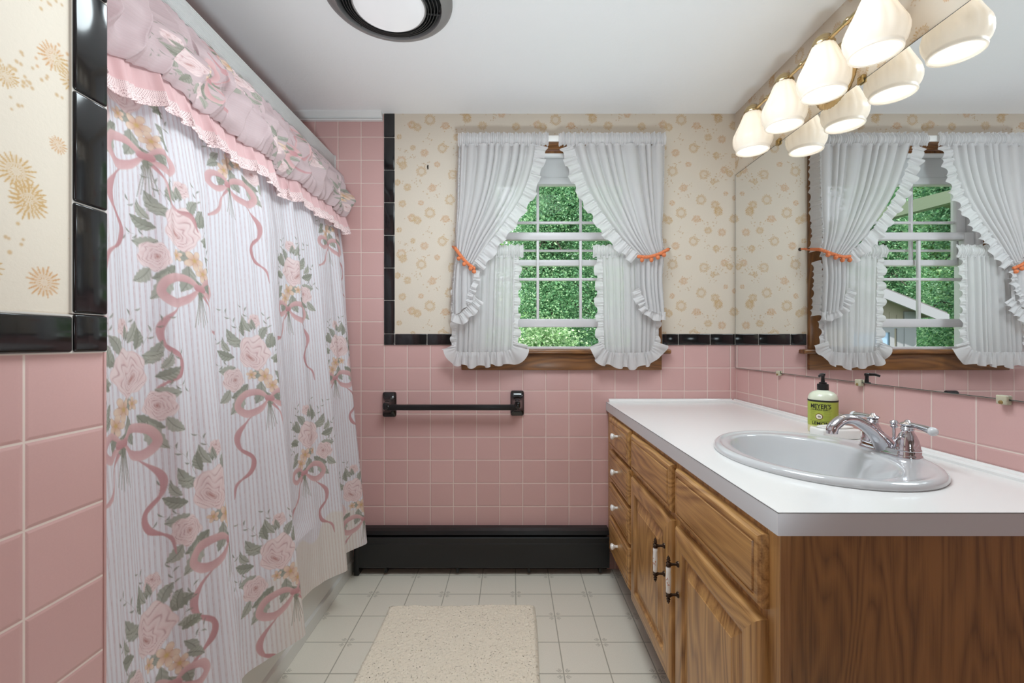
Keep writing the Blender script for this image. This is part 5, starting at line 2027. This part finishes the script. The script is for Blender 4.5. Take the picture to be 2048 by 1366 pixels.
b = MB()
b.box(HX0, HX0 + 0.024, YB - 0.066, YB - 0.001, 0.002, 0.2095, 0.003)
b.build('end_cap', M_HEAT, bh)
b = MB()
b.tube([(HX0 + 0.03, YB - 0.030, 0.10), (HX1 - 0.004, YB - 0.030, 0.10)], 0.011, 12)
b.build('pipe', M_HEATIN, bh)
for k in range(4):
    x = HX0 + 0.14 + k * 0.33
    MB().box(x, x + 0.012, YB - 0.058, YB - 0.007, 0.012, 0.034, 0.001).build('bracket', M_HEAT, bh)

# ================================================================== TOWEL BAR
tbz = CAMZ + (683 - 811) / 421.5
x0, x1 = (779.5 - 1024) / 421.5, (1034.5 - 1024) / 421.5
tw_ = thing('towel_bar', 'black ceramic towel bar mounted on the pink tiled wall', 'towel bar', ((x0 + x1) / 2, YB, tbz))
M_BLKCER = simple('black_ceramic', lin(18, 18, 19), 0.1, coat=0.5)
for x, py, in ((x0, 808.5), (x1, 806)):
    zc = CAMZ + (683 - py) / 421.5
    hw, hh = 0.0325, 0.0595
    V, Fc = [], []
    rr = [(1.0, 1.0, 0.0005), (1.0, 1.0, 0.007), (0.93, 0.96, 0.012), (0.86, 0.80, 0.014), (0.78, 0.66, 0.020), (0.58, 0.44, 0.032), (0.50, 0.34, 0.048), (0.48, 0.32, 0.066), (0.40, 0.27, 0.0715), (0.25, 0.15, 0.0735)]
    n = 40
    for k, (a, c, d) in enumerate(rr):
        p = 9 if k < 4 else (5 if k < 6 else 3)
        for i in range(n):
            u, w = sq(2 * PI * (i + 0.5) / n, p)
            V.append((x + hw * a * u, YB - d, zc + hh * c * w))
    for k in range(len(rr) - 1):
        for i in range(n):
            j = (i + 1) % n
            Fc.append((k * n + i, k * n + j, (k + 1) * n + j, (k + 1) * n + i))
    Fc.append(tuple(range(n))[::-1])
    Fc.append(tuple((len(rr) - 1) * n + i for i in range(n)))
    b = MB()
    b.add(V, Fc)
    b.build('post', M_BLKCER, tw_, angle=30)
b = MB()
b.box(x0, x1, YB - 0.070, YB - 0.050, tbz - 0.0128, tbz + 0.0128, 0.003)
b.build('bar', simple('black_bar', lin(22, 21, 22), 0.3), tw_)

# ================================================================== CEILING FAN LIGHT
cfx, cfy = -0.385, 1.400
cf = thing('ceiling_fan_light', 'round ceiling exhaust fan light with dark metal rings around a lit white lens', 'ceiling light', (cfx, cfy, ZC))
M_GREYMETAL = simple('grey_metal', lin(150, 147, 146), 0.42, 0.4, bump=0.03, bscale=300)
M_LOUVER = simple('dark_louver', lin(70, 70, 70), 0.4, 0.6)
M_VOID = simple('fan_void', lin(14, 14, 14), 0.8)
R = 0.197
b = MB().lathe([(R, -0.001), (R, -0.008), (R - 0.006, -0.014), (R - 0.020, -0.022), (R - 0.034, -0.026), (R - 0.036, -0.022), (R - 0.036, -0.001)], (cfx, cfy, ZC), 'z', 72, cap=False)
b.build('flange', M_GREYMETAL, cf, angle=40)
b = MB().lathe([(0.0001, -0.002), (R - 0.037, -0.002)], (cfx, cfy, ZC), 'z', 60, cap=False)
b.build('housing', M_VOID, cf)
for k, rr in enumerate((0.150, 0.140, 0.130, 0.121)):
    zt_ = -0.020 - 0.003 * k
    b = MB().lathe([(rr, -0.006), (rr + 0.001, zt_ - 0.004), (rr - 0.0015, zt_ - 0.0045), (rr - 0.0025, -0.006)], (cfx, cfy, ZC), 'z', 72, cap=False)
    b.build('louver_ring', M_LOUVER, cf)
b = MB()
for k in range(6):
    a = 2 * PI * k / 6 + 0.35
    c_, s_ = math.cos(a), math.sin(a)
    b = MB().tube([(cfx + c_ * 0.112, cfy + s_ * 0.112, ZC - 0.024), (cfx + c_ * 0.162, cfy + s_ * 0.162, ZC - 0.016)], 0.003, 8)
    b.build('spoke', M_LOUVER, cf)
b = MB().lathe([(0.116, -0.006), (0.116, -0.026), (0.1135, -0.032), (0.110, -0.033), (0.109, -0.028)], (cfx, cfy, ZC), 'z', 72, cap=False)
b.build('lens_ring', M_GREYMETAL, cf)
M_LENS = emis('lit_lens', (0.98, 0.98, 1.0), 0.43, (0.25, 0.25, 0.25))
b = MB().lathe([(0.1095, -0.028), (0.104, -0.038), (0.090, -0.046), (0.065, -0.053), (0.035, -0.0565), (0.0001, -0.0575)], (cfx, cfy, ZC), 'z', 60, cap=False)
b.build('lens', M_LENS, cf)

# ================================================================== OUTSIDE
def leaf_mat(name, a, b_, c):
    m, nt, b = newmat(name)
    out = nt.n.get('Material Output')
    g = nt.add('ShaderNodeNewGeometry')
    col = nt.ramp(g.outputs['Random Per Island'], [(0.0, a), (0.55, b_), (1.0, c)])
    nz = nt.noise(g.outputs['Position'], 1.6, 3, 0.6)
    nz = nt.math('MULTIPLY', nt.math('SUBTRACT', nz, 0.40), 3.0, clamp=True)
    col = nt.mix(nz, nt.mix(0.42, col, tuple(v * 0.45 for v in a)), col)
    nt.link(col, b.inputs['Base Color'])
    b.inputs['Roughness'].default_value = 0.55
    tr = nt.add('ShaderNodeBsdfTranslucent')
    nt.link(col, tr.inputs['Color'])
    mx = nt.add('ShaderNodeMixShader')
    mx.inputs[0].default_value = 0.3
    nt.link(b.outputs[0], mx.inputs[1])
    nt.link(tr.outputs[0], mx.inputs[2])
    nt.link(mx.outputs[0], out.inputs['Surface'])
    return m


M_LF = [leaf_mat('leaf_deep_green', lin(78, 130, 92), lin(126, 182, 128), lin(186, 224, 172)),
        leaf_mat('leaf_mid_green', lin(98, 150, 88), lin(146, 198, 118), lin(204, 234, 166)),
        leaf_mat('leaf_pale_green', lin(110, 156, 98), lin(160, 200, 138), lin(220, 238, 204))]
M_BARK = simple('bark', lin(74, 66, 58), 0.9, bump=0.6, bscale=40)
GZ0 = -1.6
CROWN = {}


def crown(kind, h, w, n, size, seed, droop):
    r = np.random.default_rng(seed)
    # boughs: clumps arranged around the trunk
    nb = 46
    bz = r.uniform(0.12, 1.0, nb)
    ba = r.uniform(0, 2 * PI, nb)
    br = (1 - bz * 0.75) * r.uniform(0.35, 1.0, nb)
    k = r.integers(0, nb, n)
    t = r.uniform(0.15, 1.05, n) ** 0.7
    cxy = np.stack([np.cos(ba[k]) * br[k] * t, np.sin(ba[k]) * br[k] * t], 1) * w / 2
    sp = 0.078 * w
    px = cxy[:, 0] + r.normal(0, sp, n)
    py = cxy[:, 1] + r.normal(0, sp, n)
    pz = bz[k] * h - droop * h * t * 0.25 + r.normal(0, 0.035 * h, n)
    d = r.normal(0, 1, (n, 3))
    d[:, 2] = d[:, 2] * 0.5 - droop * 0.6
    d /= np.linalg.norm(d, axis=1)[:, None]
    q = np.cross(d, r.normal(0, 1, (n, 3)))
    q /= np.linalg.norm(q, axis=1)[:, None]
    L = size * r.uniform(0.6, 1.3, n)[:, None]
    c = np.stack([px, py, np.maximum(pz, 0.02)], 1)
    nrm = np.cross(d, q)
    V = np.stack([c - d * L * 0.5, c + q * L * 0.26 + nrm * L * 0.06, c + d * L * 0.5, c - q * L * 0.26 + nrm * L * 0.06], 1).reshape(-1, 3)
    Fc = np.arange(4 * n).reshape(n, 4)
    return V, Fc, (bz, ba, br)


def tree(name, label, cat, loc, h, w, kind, n, size, seed, droop=0.5, trunk=True, group=None):
    t = thing(name, label, cat, loc, group)
    V, Fc, (bz, ba, br) = crown(kind, h, w, n, size, seed, droop)
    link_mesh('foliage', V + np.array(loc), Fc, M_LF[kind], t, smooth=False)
    b = MB()
    if trunk:
        b.tube([(loc[0], loc[1], loc[2] - 0.02), (loc[0] + 0.05, loc[1], loc[2] + h * 0.45), (loc[0], loc[1] + 0.05, loc[2] + h * 0.96)], [0.022 * h, 0.014 * h, 0.004 * h], 10)
    else:
        b.tube([(loc[0], loc[1], loc[2] - 0.02), (loc[0], loc[1], loc[2] + h * 0.5)], [0.03, 0.012], 8)
    for k in range(0, 40, 1 if trunk else 3):
        z = bz[k] * h
        r_ = br[k] * w / 2
        b.tube([(loc[0], loc[1], loc[2] + z * 0.92), (loc[0] + math.cos(ba[k]) * r_ * 0.5, loc[1] + math.sin(ba[k]) * r_ * 0.5, loc[2] + z + 0.02 * h), (loc[0] + math.cos(ba[k]) * r_, loc[1] + math.sin(ba[k]) * r_, loc[2] + z - 0.02 * h)], [0.006 * h, 0.004 * h, 0.001 * h], 6)
    b.build('trunk' if trunk else 'stem', M_BARK, t)
    return t


b = MB()
b.box(-60, 40, YB + TW + 0.02, 70, GZ0 - 0.2, GZ0)
g = struct(b.build('ground', simple('lawn', lin(96, 128, 70), 0.9, bump=0.5, bscale=30, var=0.3), smooth=False))
TG = 'trees beyond the window'
tree('shrub', 'pale green bush right below the window, filling its lowest pane', 'bush', (0.35, 5.4, GZ0), 2.85, 2.0, 2, 30000, 0.045, 1, 0.1, False)
tree('conifer_tree', 'drooping dark green evergreen seen through the middle of the window', 'tree', (0.85, 10.4, GZ0), 9.0, 4.2, 0, 150000, 0.062, 3, 0.7)
tree('leafy_tree', 'bright leafy green tree seen through the right side of the window panes', 'tree', (2.9, 7.5, GZ0), 8.0, 3.2, 1, 130000, 0.066, 4, 0.2)
tree('leafy_tree', 'leafy green tree showing at the left edge of the window panes beside the left curtain', 'tree', (-0.45, 6.9, GZ0), 6.0, 1.5, 1, 26000, 0.06, 5, 0.3)
tree('conifer_tree', 'tall bluish evergreen standing behind the other trees at the top of the window', 'tree', (3.4, 16.5, GZ0), 13.0, 7.5, 0, 90000, 0.12, 6, 0.7)
tree('conifer_tree', 'large dark evergreen reflected in the mirror over the gabled roof', 'tree', (-10.4, 15.2, GZ0), 11.5, 4.6, 0, 110000, 0.10, 8, 0.7)
tree('conifer_tree', 'spreading evergreen with bare lower limbs reflected at the outer edge of the mirrored window', 'tree', (-9.2, 11.0, GZ0), 9.5, 3.4, 0, 110000, 0.085, 9, 0.8)
tree('leafy_tree', 'mid green leafy tree reflected in the mirror between the evergreens', 'tree', (-14.7, 17.7, GZ0), 11.0, 4.6, 1, 110000, 0.13, 10, 0.3)
tree('conifer_tree', 'distant evergreen reflected at the top of the mirrored window', 'tree', (-19.5, 24.0, GZ0), 19, 9.0, 0, 110000, 0.2, 11, 0.7)
tree('shrub', 'yellow green bush beside the white corner of the gabled house in the mirror', 'bush', (-6.9, 8.4, GZ0), 2.6, 1.5, 1, 16000, 0.07, 12, 0.1, False)

# neighbouring gabled house (seen in the mirror)
M_SIDING = simple('tan_siding', lin(150, 141, 126), 0.8, bump=0.2, bscale=20)
M_HTRIM = simple('house_trim_white', lin(136, 136, 140), 0.6)
M_ROOF = simple('roof_shingle', lin(96, 92, 90), 0.9, bump=0.5, bscale=30)
HY = 9.0
hs = thing('gabled_house', 'tan gabled house with white trim reflected in the mirror through the window', 'house', (-3.9, 10.5, GZ0))
b = MB()
sl = 0.40
rx0, rx1 = -6.0, -1.8
pk = (rx0 + rx1) / 2
zrk = 1.70
b.prism([(rx0, GZ0), (rx1, GZ0), (rx1, zrk), (pk, zrk + (pk - rx0) * sl), (rx0, zrk)], 1, HY, HY + 3.2)
for k in range(26):
    x = rx0 + 0.18 + k * 0.15
    top = zrk + (min(x, 2 * pk - x) - rx0) * sl - 0.22
    b.box(x, x + 0.025, HY - 0.012, HY, 1.42, top)
b.build('wall', M_SIDING, hs, smooth=False)
b = MB()
ov = 0.38
for sg in (1, -1):
    def q(x):
        return x if sg > 0 else 2 * pk - x
    za = zrk - ov * sl
    zp = zrk + (pk - rx0) * sl
    b.prism([(q(rx0 - ov), za + 0.02), (q(pk), zp + 0.02), (q(pk), zp + 0.10), (q(rx0 - ov), za + 0.10)], 1, HY - 0.30, HY + 3.4)
b.build('roof', M_ROOF, hs, smooth=False)
b = MB()
for sg in (1, -1):
    b.prism([(q(rx0 - ov) if sg < 0 else rx0 - ov, za - 0.13), (pk, zp - 0.13), (pk, zp + 0.06), ((rx0 - ov) if sg > 0 else 2 * pk - rx0 + ov, za + 0.06)], 1, HY - 0.34, HY - 0.30)
b.build('rake_board', M_HTRIM, hs, smooth=False)
b = MB()
b.box(rx0 - 0.02, rx0 + 0.22, HY - 0.03, HY, GZ0, zrk - 0.02)
b.box(rx0 + 0.22, rx0 + 0.36, HY - 0.02, HY, GZ0, 1.42)
b.box(rx0, rx1, HY - 0.025, HY, 1.34, 1.44)
b.build('corner_board', M_HTRIM, hs, smooth=False)
wo = MB()
wx0, wx1, wz0, wz1 = -5.48, -4.75, 0.3, 1.26
wo.box(wx0 - 0.09, wx0, HY - 0.04, HY, wz0 - 0.09, wz1 + 0.09)
wo.box(wx1, wx1 + 0.09, HY - 0.04, HY, wz0 - 0.09, wz1 + 0.09)
wo.box(wx0, wx1, HY - 0.04, HY, wz1, wz1 + 0.09)
wo.box(wx0, wx1, HY - 0.04, HY, wz0 - 0.09, wz0)
wo.box(wx0, wx1, HY - 0.035, HY, (wz0 + wz1) / 2 - 0.03, (wz0 + wz1) / 2 + 0.03)
w_ = wo.build('window', M_HTRIM, hs, smooth=False)
MB().box(wx0, wx1, HY - 0.012, HY - 0.004, wz0, wz1).build('pane', simple('house_glass', lin(150, 176, 200), 0.06, 0.3), w_, smooth=False)

# pale green awning outside the window (seen in the mirror)
M_AWN = simple('green_awning', lin(76, 92, 64), 0.7)
aw = thing('awning', 'pale green sloping awning edge crossing the top of the mirrored window view', 'awning', (-2.6, 5.0, 2.5))
b = MB()
b.prism([(-1.15, 2.21), (-1.15, 2.35), (-3.2, 2.88), (-5.25, 2.35), (-5.25, 2.21), (-3.2, 2.74)], 1, 5.0, 5.5)
b.build('canopy', M_AWN, aw, smooth=False)
b = MB()
for x in (-1.25, -5.15):
    MB().tube([(x, 5.25, GZ0), (x, 5.25, 2.3)], 0.035, 10).build('post', M_HTRIM, aw)

# ================================================================== LIGHT
w = bpy.data.worlds.new('World')
SC.world = w
w.use_nodes = True
bg = w.node_tree.nodes['Background']
bg.inputs[0].default_value = (0.85, 0.93, 1.0, 1)
bg.inputs[1].default_value = 1.45


def light(name, typ, loc, energy, col=(1, 1, 1), size=0.1, rot=None, **kw):
    l = bpy.data.lights.new(name, typ)
    l.energy = energy
    l.color = col
    if typ == 'AREA':
        l.size = size
        for k, v in kw.items():
            setattr(l, k, v)
    elif typ == 'SUN':
        l.angle = size
    else:
        l.shadow_soft_size = size
    o = bpy.data.objects.new(name, l)
    COL.objects.link(o)
    o.location = loc
    if rot:
        o.rotation_euler = rot
    return o


sun = light('sun', 'SUN', (0, 0, 10), 6.5, (1, 0.96, 0.9), 0.02)
sun.rotation_euler = Vector((0.75, 0.55, -0.80)).to_track_quat('-Z', 'Y').to_euler()
# unseen uplight, added to even out the room's brightness:
# set low beside the vanity, under the frame, throwing its light on the ceiling
tl_ = light('added_uplight', 'SPOT', (0.20, 0.38, 0.62), 54.0, (0.80, 0.93, 1.0), 0.12)
tl_.data.spot_size = math.radians(108)
tl_.data.spot_blend = 1.0
tl_.rotation_euler = Vector((-0.22, 0.62, 1.0)).to_track_quat('-Z', 'Y').to_euler()
# the fan light's own lamp
light('fan_lamp', 'AREA', (cfx, cfy, ZC - 0.062), 1.0, (0.84, 0.95, 1.0), 0.2, shape='DISK')

# ================================================================== CAMERA
cam = bpy.data.cameras.new('camera')
cam.sensor_width = 36.0
cam.lens = F / 2048 * 36.0
cam.clip_start = 0.02
cam.clip_end = 200
co = bpy.data.objects.new('camera', cam)
COL.objects.link(co)
co.location = (0, 0, CAMZ)
co.rotation_euler = (PI / 2, 0, 0)
SC.camera = co
SC.view_settings.view_transform = 'Standard'
SC.view_settings.look = 'None'
SC.view_settings.gamma = 1.0
SC.view_settings.exposure = 0.38
SC.view_settings.use_curve_mapping = False
SC.cycles.use_denoising = True
SC.cycles.max_bounces = 10
SC.cycles.diffuse_bounces = 5
SC.cycles.transparent_max_bounces = 24
# overhead fill light added out of view, brightening floor, counter and curtain
light('added_downlight', 'AREA', (0.14, 1.02, ZC - 0.02), 13.0, (0.84, 0.95, 1.0), 0.7, shape='DISK')
light('added_front_fill', 'POINT', (0.3, -0.9, 1.25), 4.0, (0.84, 0.95, 1.0), 0.15)  # unseen fill behind the camera, added to lift the cabinet end
